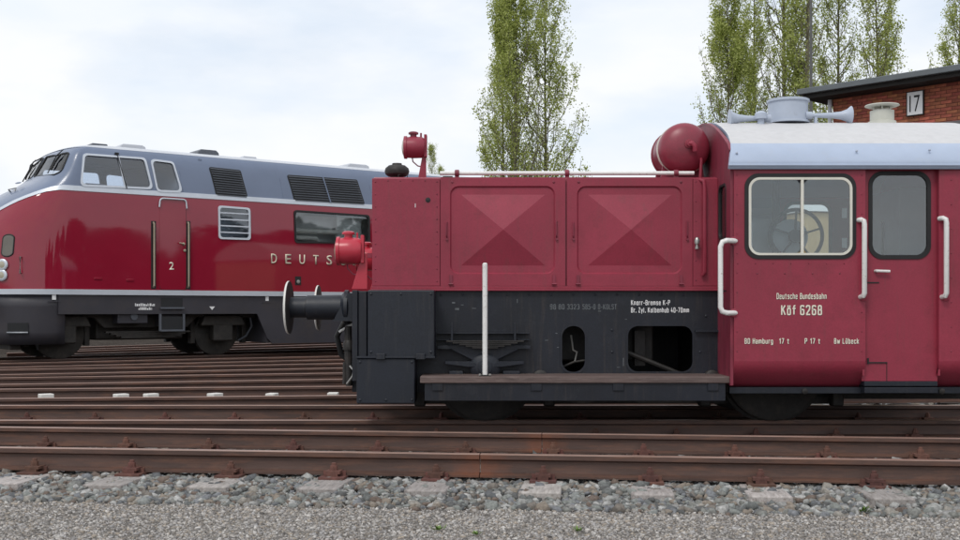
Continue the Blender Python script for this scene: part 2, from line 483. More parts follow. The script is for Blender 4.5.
# narrow bold signwriter's lettering, drawn as strokes on a 4 x 10 grid
def _B(p): return p + [p[0]]
GLY = {
 'D': [[(0, 0), (0, 10)], [(0, 10), (4, 10), (4, 0), (0, 0)]], 'B': [[(0, 0), (0, 10)], [(0, 10), (3.8, 10), (3.8, 5.2), (0, 5.2)], [(0, 5.2), (4, 5.2), (4, 0), (0, 0)]],
 'H': [[(0, 0), (0, 10)], [(4, 0), (4, 10)], [(0, 5.2), (4, 5.2)]], 'K': [[(0, 0), (0, 10)], [(4.2, 10), (.4, 4.6)], [(1.5, 6.1), (4.4, 0)]],
 'P': [[(0, 0), (0, 10)], [(0, 10), (4, 10), (4, 4.8), (0, 4.8)]], 'L': [[(0, 10), (0, 0)], [(0, 0), (3.6, 0)]], 'Z': [[(0, 10), (3.8, 10)], [(3.8, 10), (0, 0)], [(0, 0), (3.9, 0)]],
 'O': [[(2, 0), (4, 0), (4, 10), (0, 10), (0, 0), (2, 0)]], 'S': [[(3.8, 8), (3.8, 10), (0, 10), (0, 5.2), (3.8, 5.2), (3.8, 0), (0, 0), (0, 2)]], 'T': [[(2, 0), (2, 10)], [(0, 10), (4, 10)]],
 'e': [[(0, 3.5), (3.6, 3.5), (3.6, 7), (0, 7), (0, 0), (3.6, 0), (3.6, 1.6)]], 'u': [[(0, 7), (0, 0), (3.6, 0)], [(3.6, 0), (3.6, 7)]], 't': [[(.9, 9.4), (.9, 0), (2.7, 0)], [(-.4, 7), (2.6, 7)]],
 's': [[(3.4, 5.5), (3.4, 7), (0, 7), (0, 3.6), (3.4, 3.6), (3.4, 0), (0, 0), (0, 1.5)]], 'c': [[(3.4, 5.2), (3.4, 7), (0, 7), (0, 0), (3.4, 0), (3.4, 1.8)]],
 'h': [[(0, 0), (0, 10)], [(0, 7), (3.6, 7), (3.6, 0)]], 'n': [[(0, 0), (0, 7)], [(0, 7), (3.6, 7), (3.6, 0)]], 'd': [[(3.6, 0), (3.6, 10)], [(3.6, 0), (0, 0), (0, 7), (3.6, 7)]],
 'b': [[(0, 0), (0, 10)], [(0, 0), (3.6, 0), (3.6, 7), (0, 7)]], 'a': [[(.1, 5.7), (.1, 7), (3.6, 7), (3.6, 0)], [(3.6, 4), (0, 4), (0, 0), (3.6, 0)]],
 'm': [[(0, 0), (0, 7)], [(0, 7), (2.9, 7), (2.9, 0)], [(2.9, 7), (5.8, 7), (5.8, 0)]], 'r': [[(0, 0), (0, 7)], [(0, 7), (2.5, 7), (2.5, 5.8)]],
 'g': [[(3.6, 7), (3.6, -2.6), (0, -2.6), (0, -1.6)], [(3.6, 0), (0, 0), (0, 7), (3.6, 7)]], 'k': [[(0, 0), (0, 10)], [(3.6, 7), (.4, 3)], [(1.3, 4), (3.8, 0)]],
 'o': [[(1.8, 0), (3.6, 0), (3.6, 7), (0, 7), (0, 0), (1.8, 0)]], 'f': [[(1, 0), (1, 10), (2.9, 10)], [(-.3, 7), (2.7, 7)]], 'w': [[(0, 7), (1.4, 0)], [(1.4, 0), (2.7, 6)], [(2.7, 6), (4, 0)], [(4, 0), (5.4, 7)]],
 'y': [[(0, 7), (1.9, 0)], [(3.8, 7), (1.2, -2.6)]], 'l': [[(0, 10), (0, 0), (1.3, 0)]],
 '6': [[(3.7, 8.4), (3.7, 10), (0, 10), (0, 0), (3.8, 0), (3.8, 5.6), (0, 5.6)]], '9': [[(.1, 1.6), (.1, 0), (3.8, 0), (3.8, 10), (0, 10), (0, 4.4), (3.8, 4.4)]],
 '2': [[(0, 7.6), (0, 10), (3.8, 10), (3.8, 6), (0, .6)], [(0, 0), (3.9, 0)]], '8': [[(1.9, 0), (3.9, 0), (3.9, 5.2), (0, 5.2), (0, 0), (1.9, 0)], [(1.9, 5.2), (3.7, 5.2), (3.7, 10), (.2, 10), (.2, 5.2), (1.9, 5.2)]],
 '1': [[(0, 7.8), (1.7, 10)], [(1.7, 10), (1.7, 0)]], '7': [[(0, 10), (3.8, 10)], [(3.8, 10), (1.2, 0)]], '4': [[(2.9, 0), (2.9, 5.4)], [(1.7, 10), (0, 2.6)], [(0, 2.6), (4.1, 2.6)]],
 '0': [[(2, 0), (4, 0), (4, 10), (0, 10), (0, 0), (2, 0)]], '3': [[(0, 8.2), (0, 10), (3.8, 10), (3.8, 5.2), (1.3, 5.2)], [(2, 5.2), (3.9, 5.2), (3.9, 0), (0, 0), (0, 1.8)]],
 '5': [[(3.6, 10), (0, 10)], [(0, 10), (0, 5.9), (3.8, 5.9), (3.8, 0), (0, 0), (0, 1.7)]], '-': [[(0, 4), (2.4, 4)]], '.': [[(0, -.7), (0, .9)]],
}
for _c, _b in (('ö', 'o'), ('ü', 'u')):
    GLY[_c] = GLY[_b] + [[(.6, 8.6), (.6, 10)], [(3.0, 8.6), (3.0, 10)]]
def round_path(p, r=1.25, n=4):
    if len(p) < 3: return p
    out = [p[0]]
    for i in range(1, len(p) - 1):
        b = Vector(p[i]); a = Vector(p[i - 1]); c = Vector(p[i + 1])
        d = min(r, (a - b).length * .5, (c - b).length * .5)
        s = b + (a - b).normalized() * d; e = b + (c - b).normalized() * d
        for k in range(n + 1):
            t = k / n
            out.append(tuple(s * (1 - t) ** 2 + b * 2 * t * (1 - t) + e * t * t))
    return out + [p[-1]]
def stroke_text_mesh(body, m, height, width, sw=1.7, gap=1.7, space=4.4, depth=.0014):
    V_, F_ = [], []
    x = 0.0; q = 0
    for ch in body:
        if ch == ' ':
            x += space; continue
        g_ = GLY[ch]
        xa = min(p[0] for st_ in g_ for p in st_); xb = max(p[0] for st_ in g_ for p in st_)
        for st_ in g_:
            q += 1
            pts = [Vector((p[0] - xa + x, p[1])) for p in round_path(st_)]
            if len(pts) == 2:                       # square ends reach over the corner
                d = (pts[1] - pts[0]).normalized() * sw * .3
                pts = [pts[0] - d, pts[1] + d]
            b0 = len(V_); n_ = len(pts); lift = .00006 * (q % 9)
            for i, p in enumerate(pts):
                d0 = (pts[i] - pts[i - 1]).normalized() if i else (pts[1] - pts[0]).normalized()
                d1 = (pts[i + 1] - pts[i]).normalized() if i < n_ - 1 else d0
                nn = Vector((-(d0.y + d1.y), d0.x + d1.x))
                nn = nn.normalized() if nn.length > 1e-6 else Vector((-d1.y, d1.x))
                k = sw * .5 / max(.6, nn.dot(Vector((-d1.y, d1.x))))
                for sgn in (1, -1):
                    e = p + nn * k * sgn
                    V_.append((e.x, -depth - lift, e.y)); V_.append((e.x, -lift, e.y))
            for i in range(n_ - 1):
                a = b0 + 4 * i; c = a + 4
                F_ += [(a, c, c + 2, a + 2), (a, a + 1, c + 1, c), (a + 2, c + 2, c + 3, a + 3)]
            e_ = b0 + 4 * (n_ - 1)
            F_ += [(b0, b0 + 2, b0 + 3, b0 + 1), (e_, e_ + 1, e_ + 3, e_ + 2)]
        x += (xb - xa) + sw + gap
    x0 = min(v[0] for v in V_); x1 = max(v[0] for v in V_)
    sx = width / (x1 - x0); sz = height / (10 + sw)
    V_ = [((v[0] - x0) * sx, v[1], (v[2] + sw / 2) * sz) for v in V_]
    me = bpy.data.meshes.new('lettering'); me.from_pydata(V_, [], F_)
    bm = bmesh.new(); bm.from_mesh(me); bmesh.ops.recalc_face_normals(bm, faces=bm.faces); bm.to_mesh(me); bm.free()
    me.materials.append(m)
    return me

def KX(px, Y): return (px - 480) / F * Y
def KZ(py, Y): return H - (py - HOR) / F * Y
# ------------------------------------------------------------------ ground and tracks
GZ = -0.215
TT = Vector((-24.4, 10.5, 0))               # turntable centre the tracks fan out from

def ground_material(name, c0, c1, scale, bump):
    m = bpy.data.materials.new(name)
    m.use_nodes = True
    t = m.node_tree
    b = t.nodes['Principled BSDF']
    b.inputs['Roughness'].default_value = 0.9
    b.inputs['Specular IOR Level'].default_value = 0.2
    tcn = t.nodes.new('ShaderNodeTexCoord')
    vo = t.nodes.new('ShaderNodeTexVoronoi'); vo.inputs['Scale'].default_value = scale
    t.links.new(tcn.outputs['Object'], vo.inputs['Vector'])
    no = t.nodes.new('ShaderNodeTexNoise'); no.inputs['Scale'].default_value = 1.3; no.inputs['Detail'].default_value = 8
    t.links.new(tcn.outputs['Object'], no.inputs['Vector'])
    sp = t.nodes.new('ShaderNodeSeparateColor')
    t.links.new(vo.outputs['Color'], sp.inputs[0])
    mxn = t.nodes.new('ShaderNodeMix'); mxn.data_type = 'RGBA'
    mxn.inputs['A'].default_value = tuple(c0) + (1,); mxn.inputs['B'].default_value = tuple(c1) + (1,)
    t.links.new(sp.outputs[0], mxn.inputs['Factor'])
    m2 = t.nodes.new('ShaderNodeMix'); m2.data_type = 'RGBA'; m2.blend_type = 'MULTIPLY'
    rp = t.nodes.new('ShaderNodeValToRGB')
    rp.color_ramp.elements[0].position = .35; rp.color_ramp.elements[1].position = .65
    rp.color_ramp.elements[0].color = (.72, .70, .68, 1); rp.color_ramp.elements[1].color = (1.05, 1.03, 1.0, 1)
    t.links.new(no.outputs['Fac'], rp.inputs[0])
    m2.inputs['Factor'].default_value = 1
    t.links.new(mxn.outputs['Result'], m2.inputs['A']); t.links.new(rp.outputs[0], m2.inputs['B'])
    t.links.new(m2.outputs['Result'], b.inputs['Base Color'])
    bp = t.nodes.new('ShaderNodeBump'); bp.inputs['Strength'].default_value = bump; bp.inputs['Distance'].default_value = 0.012
    bp.invert = True
    t.links.new(vo.outputs['Distance'], bp.inputs['Height'])
    t.links.new(bp.outputs[0], b.inputs['Normal'])
    return m
GRAVEL = ground_material('fine grey gravel', (0.13, 0.12, 0.11), (0.34, 0.32, 0.30), 90, 0.8)
_gm = ground_material
BALLAST = ground_material('shade darkened ballast', (0.03, 0.026, 0.024), (0.10, 0.088, 0.08), 22, 1.0)  # bed tone deepened to stand in for shade under the locomotives

BALLAST.node_tree.nodes['Principled BSDF'].inputs['Specular IOR Level'].default_value = 0.0
g = MB().add([(-1500, -600, GZ), (1500, -600, GZ), (1500, 2500, GZ), (-1500, 2500, GZ)], [(0, 1, 2, 3)]).build('ground', GRAVEL, smooth=False)
tag(g, kind='structure')
def near_edge(x):                             # near shoulder of the ballast, parallel to the nearest track
    return 6.62 - 0.098 * x
bb = MB()
xs = [-40 + i * 1.0 for i in range(101)]
v = []; f = []
for i, x in enumerate(xs):
    e = max(2.0, near_edge(x))
    v += [(x, e - .05, GZ + .001), (x, e + .25, GZ + .02), (x, 62, GZ + .02)]
    if i:
        a = 3 * (i - 1); b = 3 * i
        f += [(a, b, b + 1, a + 1), (a + 1, b + 1, b + 2, a + 2)]
tag(bb.add(v, f).build('ballast_bed', BALLAST, smooth=False), kind='structure')

# crushed stones: real geometry, one mesh
ICO = bmesh.new(); bmesh.ops.create_icosphere(ICO, subdivisions=1, radius=1.0)
IV = np.array([v.co[:] for v in ICO.verts]); IF = np.array([[v.index for v in f.verts] for f in ICO.faces]); ICO.free()
OV = np.array([(1, 0, 0), (-1, 0, 0), (0, 1, 0), (0, -1, 0), (0, 0, 1), (0, 0, -1)], float)
OF = np.array([(0, 2, 4), (2, 1, 4), (1, 3, 4), (3, 0, 4), (2, 0, 5), (1, 2, 5), (3, 1, 5), (0, 3, 5)])

def scatter(name, centers, sizes, BV, BF, m, flat=.7, jit=.28):
    n = len(centers)
    q = rng.normal(size=(n, 4)); q /= np.linalg.norm(q, axis=1)[:, None]
    w, x, y, z = q.T
    R = np.stack([1 - 2 * (y * y + z * z), 2 * (x * y - z * w), 2 * (x * z + y * w),
                  2 * (x * y + z * w), 1 - 2 * (x * x + z * z), 2 * (y * z - x * w),
                  2 * (x * z - y * w), 2 * (y * z + x * w), 1 - 2 * (x * x + y * y)], 1).reshape(n, 3, 3)
    V = BV[None] * (1 + rng.uniform(-jit, jit, size=(n, len(BV), 1)))
    V = V * rng.uniform(.6, 1.15, size=(n, 1, 3))
    V = np.einsum('nij,nkj->nki', R, V) * sizes[:, None, None]
    V[:, :, 2] *= flat
    V = V + centers[:, None, :]
    k = len(BV)
    Fc = (BF[None] + (np.arange(n) * k)[:, None, None]).reshape(-1, 3)
    me = bpy.data.meshes.new(name)
    me.vertices.add(n * k); me.vertices.foreach_set('co', V.reshape(-1))
    nl = len(Fc) * 3
    me.loops.add(nl); me.loops.foreach_set('vertex_index', Fc.reshape(-1).astype(np.int32))
    me.polygons.add(len(Fc)); me.polygons.foreach_set('loop_start', np.arange(0, nl, 3, dtype=np.int32))
    me.polygons.foreach_set('loop_total', np.full(len(Fc), 3, dtype=np.int32))
    me.update(); me.validate()
    me.materials.append(m)
    return link(bpy.data.objects.new(name, me))

n = 21000
X = rng.uniform(-4.6, 4.9, n)
t = rng.beta(1.1, 1.1, n)
Yv = near_edge(X) + rng.normal(0, .035, n) - .02 + t * 0.86
S = rng.gamma(4, .0042, n) + .008
S = np.clip(S, .010, .05)
Zv = GZ + .004 + np.clip((Yv - near_edge(X)) / .3, 0, 1) * rng.uniform(0, .052, n)
st = np.stack([X, Yv, Zv], 1)
n = 9000                                      # between and behind the rails
X2 = rng.uniform(-9, 6, n); Y2 = near_edge(X2) + .8 + rng.uniform(0, 1, n) ** 1.3 * 9
S2 = np.clip(rng.gamma(7, .005, n) + .014, .015, .06)
st2 = np.stack([X2, Y2, np.full(n, GZ + .02)], 1)
o = scatter('ballast', np.concatenate([st, st2]), np.concatenate([S, S2]), IV, IF, STONE, .8, .42)
tag(o, 'coarse grey green crushed ballast stones along the nearest rail', 'ballast', kind='stuff')
n = 60000
X = rng.uniform(-3.6, 3.9, n) ; Yv = rng.uniform(5.25, 6.95, n)
keep = Yv < near_edge(X) + .1
X, Yv = X[keep], Yv[keep]
S = np.clip(rng.gamma(4, .0019, len(X)) + .002, .003, .022)
o = scatter('gravel', np.stack([X, Yv, np.full(len(X), GZ + .001)], 1), S, OV, OF, PEBBLE, .75)
tag(o, 'fine pale grey gravel of the path in front of the tracks', 'gravel', kind='stuff')

# --- rails
RH = 0.149
def rail_profile():
    h = [(.0335, -.004), (.0335, -.033), (.009, -.046), (.0075, -.09), (.012, -.122), (.0625, -.136), (.0625, -.149)]
    top = [(.027, 0.0)]
    r = top + h
    return r + [(-x, z) for x, z in reversed(r)]
RP = rail_profile()
def rail_mesh(name, L, seg=1):
    m_ = MB()
    n_ = len(RP)
    v = []; f = []
    for i in range(seg + 1):
        v += [(L * i / seg, y, z) for y, z in RP]
    for i in range(seg):
        for k in range(n_):
            k2 = (k + 1) % n_
            f.append((i * n_ + k, i * n_ + k2, (i + 1) * n_ + k2, (i + 1) * n_ + k))
    f.append(tuple(range(n_))[::-1]); f.append(tuple(range(seg * n_, (seg + 1) * n_)))
    me = m_.add(v, f).mesh(name, None, True, 30)
    return me

def railmat(name, joint_x):
    """rail rust with an orange patch round a joint"""
    m = RAILM.copy(); m.name = name
    t = m.node_tree
    b = t.nodes['Principled BSDF']
    src = b.inputs['Base Color'].links[0].from_socket
    tcn = t.nodes.new('ShaderNodeTexCoord'); sx = t.nodes.new('ShaderNodeSeparateXYZ')
    t.links.new(tcn.outputs['Object'], sx.inputs[0])
    no = t.nodes.new('ShaderNodeTexNoise'); no.inputs['Scale'].default_value = 14; no.inputs['Detail'].default_value = 6
    t.links.new(tcn.outputs['Object'], no.inputs['Vector'])
    ad = t.nodes.new('ShaderNodeMath'); ad.operation = 'MULTIPLY_ADD'; ad.inputs[1].default_value = .3; ad.inputs[2].default_value = -.15
    t.links.new(no.outputs['Fac'], ad.inputs[0])
    sb = t.nodes.new('ShaderNodeMath'); sb.operation = 'SUBTRACT'; sb.inputs[1].default_value = joint_x
    t.links.new(sx.outputs[0], sb.inputs[0])
    s2 = t.nodes.new('ShaderNodeMath'); s2.operation = 'ADD'
    t.links.new(sb.outputs[0], s2.inputs[0]); t.links.new(ad.outputs[0], s2.inputs[1])
    ab = t.nodes.new('ShaderNodeMath'); ab.operation = 'ABSOLUTE'
    t.links.new(s2.outputs[0], ab.inputs[0])
    mrn = t.nodes.new('ShaderNodeMapRange'); mrn.inputs['From Min'].default_value = .21; mrn.inputs['From Max'].default_value = .04
    t.links.new(ab.outputs[0], mrn.inputs['Value'])
    mm = t.nodes.new('ShaderNodeMix'); mm.data_type = 'RGBA'
    mu = t.nodes.new('ShaderNodeMath'); mu.operation = 'MULTIPLY'; mu.inputs[1].default_value = .75
    t.links.new(mrn.outputs[0], mu.inputs[0])
    t.links.new(mu.outputs[0], mm.inputs['Factor']); t.links.new(src, mm.inputs['A'])
    mm.inputs['B'].default_value = (.17, .062, .032, 1)
    t.links.new(mm.outputs['Result'], b.inputs['Base Color'])
    return m

sleeper_me = {}
def sleeper_mesh(L0, L1, m):
    key = (L0, L1, m.name)
    if key not in sleeper_me:
        o = MB().box(-.13, .13, L0, L1, -.16, 0).build('sleeper', m, None, bevel=.012)
        dg = bpy.context.evaluated_depsgraph_get()
        me = bpy.data.meshes.new_from_object(o.evaluated_get(dg)); me.name = 'sleeper'
        bpy.data.objects.remove(o)
        sleeper_me[key] = me
    return sleeper_me[key]

pm = MB()
pm.box(-.085, .085, -.185, .185, .001, .016)
for s in (-1, 1):
    pm.box(-.075, .075, s * .067 - .006 if s > 0 else -.079, s * .067 + .012 if s > 0 else -.061, .016, .046)
PLATE = pm.mesh('rib_plate', CLIP)
cm = MB()
cm.box(-.05, .05, .045, .145, .034, .052)
cm.box(-.035, .035, .112, .145, .016, .036)
cm.lathe((0, .098, .050), (0, 0, 1), [(0, .03), (.007, .03), (.008, .026), (.034, .026), (.035, .016), (.052, .016), (.053, .010)], 6)
CLIPM = cm.mesh('rail_clip', CLIP)

def track(deg, r0, r1, label, sl_step=.66, sl_m=SLEEPD, half=(-1.3, 1.3), detail=False, z=0.0, cant=0.0, joint=None, gauge=1.5, shift=0.0, off=(0, 0), sr=None, lead=0):
    a = math.radians(deg)
    root = empty('railway_track', (TT.x + off[0], TT.y + off[1], z), a)
    tag(root, label, 'railway track', 'tracks fanning out from the turntable')
    for s in (-1, 1):
        zz = cant * s / 2
        pieces = [(r0, r1)] if joint is None else [(r0, joint[s] - .003), (joint[s] + .003, r1)]
        for i, (a0, a1) in enumerate(pieces):
            me = rail_mesh('rail', a1 - a0)
            me.materials.append(RAILM if joint is None else railmat('joint rail', (a1 - a0) if i == 0 else 0.0))
            me.materials.append(RAILTOP)
            for p_ in me.polygons:
                if p_.normal.z > .6 and me.vertices[p_.vertices[0]].co.z > -.01: p_.material_index = 1
            o = link(bpy.data.objects.new('rail', me), root)
            o.location = (a0, s * gauge / 2, zz)
    x = (sr[0] if sr else r0) + .2 + shift
    while x < (sr[1] if sr else r1) - .2:
        o = link(bpy.data.objects.new('sleeper', sleeper_mesh(half[0], half[1], sl_m)), root)
        o.location = (x, 0, -RH - .0165)
        o.rotation_euler = (math.atan2(cant, gauge), 0, random.uniform(-.012, .012))
        if detail:
            for s in (-1, 1):
                p = link(bpy.data.objects.new('rib_plate', PLATE), o); p.location = (0, s * gauge / 2, 0)
                for s2 in (0, 1):
                    p = link(bpy.data.objects.new('rail_clip', CLIPM), o); p.location = (0, s * gauge / 2, 0); p.rotation_euler = (0, 0, PI * s2)
        x += sl_step
    return root

# nearest track: joint positions measured along the track
a0 = math.radians(-6.1)
NT = track(-6.1, 13, 44, 'nearest rusty track running across the foreground in front of the small red shunter', .69, SLEEP, (-1.3, .95), True,
           z=0.002, cant=-.024, joint={-1: 24.62, 1: 24.95}, gauge=1.475, off=(0, .22), sr=(18.5, 30.5), shift=.13)
KT = track(0, 13, 60, 'rusty track that the small red shunter stands on', .69, SLEEPD, (-1.02, 1.3), True, shift=.42, sr=(16.5, 31))
track(6.9, 13.5, 34, 'first empty rusty track behind the small red shunter', .66, SLEEPD, (-1.1, 1.1), z=.002)
WT = track(14.3, 13.5, 44, 'second empty track behind the shunter with the tan wagon on its far end', .66, SLEEPD, (-1.1, 1.1))
track(21.5, 13.5, 32, 'third empty rusty track between the two red locomotives', .66, SLEEPD, (-1.1, 1.1))
track(28.7, 13.5, 32, 'empty rusty track just in front of the large red and grey locomotive', .66, SLEEPD, (-1.1, 1.1), z=-.002)

# pale blocks lying between the rails on the left
for i, (px, Yb, rz, w) in enumerate(((46, 13.0, -.9, .13), (121, 13.0, -.85, .13), (151, 13.05, -.8, .12), (215, 13.1, -.6, .13), (272, 13.1, -.2, .12), (333, 13.2, 0.0, .13))):
    bx = MB()
    bx.prism([(-w / 2, 0), (w / 2, 0), (w * .46, .175), (-w * .46, .175)], -.075, .075, 'y')
    o = bx.build('concrete_block', SLEEP if False else BUFRIM, None, bevel=.008)
    o.location = (KX(px, Yb), Yb, GZ + .02); o.rotation_euler = (0, 0, rz)
    tag(o, ['slanted white concrete block between the rails, leftmost of the six', 'slanted white block between the rails, second from the left edge',
            'slanted white block between the rails, third from the left edge', 'white block between the rails, fourth from the left edge',
            'small white block between the rails, second nearest to the shunter', 'white block between the rails right beside the shunter front'][i], 'block', 'white blocks between the rails')

# weeds
wcount = 0
for px, py, sc_ in ((553, 497, 1.0), (438, 532, .7), (578, 533, .55), (862, 514, .9), (932, 507, .7), (476, 537, .5), (130, 497, .5), (300, 494, .6)):
    Y = F * (H - GZ) / (py - HOR)
    w = MB()
    for k in range(26):
        a = random.uniform(0, 2 * PI); rr = random.uniform(.0, .045) * sc_
        p = Vector((math.cos(a) * rr, math.sin(a) * rr, 0))
        ln = random.uniform(.02, .06) * sc_; d = Vector((math.cos(a) * .7, math.sin(a) * .7, random.uniform(.4, 1))).normalized()
        sd = d.cross(Vector((0, 0, 1))).normalized() * .009 * sc_
        w.add([p, p + d * ln * .55 + sd, p + d * ln, p + d * ln * .55 - sd], [(0, 1, 2, 3)])
    o = w.build('weed', WEED, None, smooth=False)
    o.location = (KX(px, Y), Y, GZ + .012)
    tag(o, ['brightest green weed tuft among the ballast stones below the middle of the shunter', 'low weed in the path gravel left of centre at the bottom', 'low weed in the path gravel right of centre at the bottom edge',
            'yellow green weed between stones near the right end', 'green weed at the ballast edge at the far right', 'tiny weed at the very bottom edge near the centre', 'tiny weed at the stone edge near the left end', 'tiny weed at the stone edge left of the centre'][wcount], 'weed', 'weeds in the gravel')
    wcount += 1
# ------------------------------------------------------------------ the small red shunter
YC = 10.5
YS, YH, YF = 9.15, 9.65, 9.20               # cab side, bonnet side, footboard edge
KO = Vector((1.55, YC, 0))
KR = empty('shunting_locomotive', KO)
tag(KR, 'small dark red shunting locomotive with black frame, silver cab roof and white handrails', 'locomotive')
def K(): return MB(KO)
def mirror_y(mb):
    """mirror image of a builder about the centreline (used for the far side)"""
    q = MB(); q.v = [Vector((p.x, -p.y, p.z)) for p in mb.v]; q.f = [tuple(reversed(f_)) for f_ in mb.f]
    return q

# --- bonnet
hx0, hx1 = KX(372, YH), 2.05
hz0, hz1 = KZ(289.5, YH), KZ(176, YH)
dxs = [(KX(440.5, YH), KX(565.3, YH)), (KX(567, YH), KX(692.5, YH))]
prof = [(9.672, hz0), (9.672, hz1 - .05), (9.69, hz1 - .014), (9.74, hz1), (11.26, hz1), (11.31, hz1 - .014), (11.328, hz1 - .05), (11.328, hz0)]
K().prism(prof, hx0 + .012, hx1, 'x').build('bonnet', RED, KR)
K().box(hx0, dxs[0][0] - .004, YH, YH + .03, hz0 + .03, hz1 - .02).build('bonnet_front_panel', RED, KR, bevel=.004)
K().box(dxs[1][1] + .004, hx1, YH, YH + .03, hz0 + .03, hz1 - .02).build('bonnet_rear_panel', RED, KR, bevel=.004)
K().box(hx0 - .004, hx1, YH - .035, YH + .03, hz0 - .012, hz0 + .006).build('bonnet_ledge', RED, KR, bevel=.003)
K().box(hx0 - .004, hx1, YH - .006, YH + .03, hz0 + .0065, hz0 + .028).build('bonnet_sill', RED, KR, bevel=.003)
# front face panel and top edge strip
K().box(hx0, hx0 + .02, 9.70, 11.3, hz0 + .03, hz1 - .06).build('bonnet_nose_panel', RED, KR, bevel=.004)

for i, (x0, x1) in enumerate(dxs):
    z0, z1 = hz0 + .030, hz1 - .012
    px = 450 if i == 0 else 577
    rx0, rx1 = KX(px, YH), KX(px + 105, YH)
    rz0, rz1 = KZ(274, YH), KZ(186, YH)
    outer = [(x0, z0), (x1, z0), (x1, z1), (x0, z1)]
    rr = rrect(rx0, rx1, rz0, rz1, .075, 8)
    rr2 = rrect(rx0 + .012, rx1 - .012, rz0 + .012, rz1 - .012, .066, 8)
    bx0, bx1, bz0, bz1 = rx0 + .095, rx1 - .085, KZ(265.5, YH), KZ(194.5, YH)
    base = [(bx0, bz0), (bx1, bz0), (bx1, bz1), (bx0, bz1)]
    d = K()
    yo, yi = YH - .004, YH + .012
    n = len(rr)
    v = [(p[0], yo, p[1]) for p in outer] + [(p[0], yo, p[1]) for p in rr] + [(p[0], yi, p[1]) for p in rr2] + [(p[0], yi, p[1]) for p in base] + [((bx0 + bx1) / 2, YH - .064, (bz0 + bz1) / 2 + .0)]
    f = [tuple(t_) for t_ in tessellate_polygon([[Vector((p[0], p[1], 0)) for p in outer], [Vector((p[0], p[1], 0)) for p in rr]])]
    for k in range(n):
        k2 = (k + 1) % n
        f.append((4 + k, 4 + k2, 4 + n + k2, 4 + n + k))
    tr = tessellate_polygon([[Vector((p[0], p[1], 0)) for p in rr2], [Vector((p[0], p[1], 0)) for p in base]])
    f += [tuple(4 + n + q for q in t_) for t_ in tr]
    b0 = 4 + 2 * n
    for k in range(4):
        f.append((b0 + k, b0 + (k + 1) % 4, b0 + 4))
    # door rim back to the bonnet
    v += [(p[0], YH + .03, p[1]) for p in outer]
    c0 = len(v) - 4
    for k in range(4):
        f.append((k, (k + 1) % 4, c0 + (k + 1) % 4, c0 + k))
    d.add(v, f)
    door = d.build('bonnet_door', RED, KR, ang=12)
    # latches and hinge tabs
    for lx, ly0, ly1 in ((x1 - .075 if i == 0 else x1 - .045, 221, 238), (x0 + .055, 222, 238)):
        h = K()
        za, zb = KZ(ly1, YH), KZ(ly0, YH)
        h.tube([(lx, YH - .006, zb), (lx - .004, YH - .024, zb - .012), (lx - .004, YH - .024, za + .02), (lx, YH - .006, za)], .0055, 8)
        h.cyl((lx, YH - .004, za - .012), (lx, YH - .02, za - .012), .011, 10)
        h.build('latch', REDDIRT, door)
    for lx in (KX(px + 1, YH), KX(px + 104, YH)):
        h = K()
        h.box(lx - .012, lx + .012, YH - .016, YH + .0, KZ(284, YH), KZ(275, YH))
        h.cyl((lx - .02, YH - .018, KZ(284, YH)), (lx + .02, YH - .018, KZ(284, YH)), .008, 8)
        h.build('hinge', REDDIRT, door)
    for lx, lz in ((x0 + .1, z1 - .04), (x1 - .1, z1 - .04)):
        K().lathe((lx, YH - .002, lz), (0, -1, 0), [(0, .011), (.006, .011), (.010, .006)], 10).build('bolt', REDDIRT, door)

# rivets of the bonnet front panel, joined: each is about two pixels across
rv = K()
def rivet(mb, x, z, y=YH, r=.0075):
    mb.lathe((x, y + .001, z), (0, -1, 0), [(0, r), (.003, r * .85), (.0055, r * .4)], 7)
for k in range(9):
    z = hz0 + .07 + k * (hz1 - hz0 - .12) / 8
    rivet(rv, hx0 + .03, z); rivet(rv, dxs[0][0] - .03, z)
for k in range(1, 5):
    rivet(rv, hx0 + .03 + k * .107, hz1 - .04)
for k in range(6):
    rivet(rv, dxs[1][1] + .03, hz0 + .08 + k * .17)
tag(rv.build('rivets', REDDIRT, KR), kind='stuff')
K().lathe((KX(428, YH), YH + .001, KZ(200, YH)), (0, -1, 0), [(0, .022), (.004, .022), (.004, .017), (.0045, .016)], 16).build('plug', RUBBER, KR)

# white rail along the bonnet top
yr = 9.72
zr = KZ(173.2, yr)
K().tube([(KX(440, yr), yr, zr), (KX(694, yr), yr, zr)], .018, 12).build('bonnet_rail', WHITE, KR)
for px in (457, 567, 676):
    K().lathe((KX(px, yr) - .02, yr, zr), (1, 0, 0), [(0, .022), (.004, .03), (.036, .03), (.04, .022)], 12).box(KX(px, yr) - .018, KX(px, yr) + .018, yr - .012, yr + .012, hz1 - .01, zr - .01).build('rail_clamp', REDDIRT, KR)
K().box(KX(443, 10), KX(453, 10), 9.9, 10.1, hz1, hz1 + .03).build('bonnet_cap', GREASE, KR, bevel=.006)

# black mushroom filter on the bonnet
cx, cy = KX(397, 10.0), 10.0
K().lathe((cx, cy, hz1 - .002), (0, 0, 1), [(0, .055), (.035, .055), (.04, .08), (.058, .103), (.085, .111), (.112, .103), (.136, .074), (.14, .046), (.156, .042), (.158, .02)], 28).build('air_filter', GREASE, KR)
K().tube([(cx + .02, cy - .11, hz1), (cx + .02, cy - .11, hz1 + .04), (cx + .1, cy - .11, hz1 + .04), (cx + .1, cy - .11, hz1)], .005, 6).build('filter_bracket', GREASE, KR)

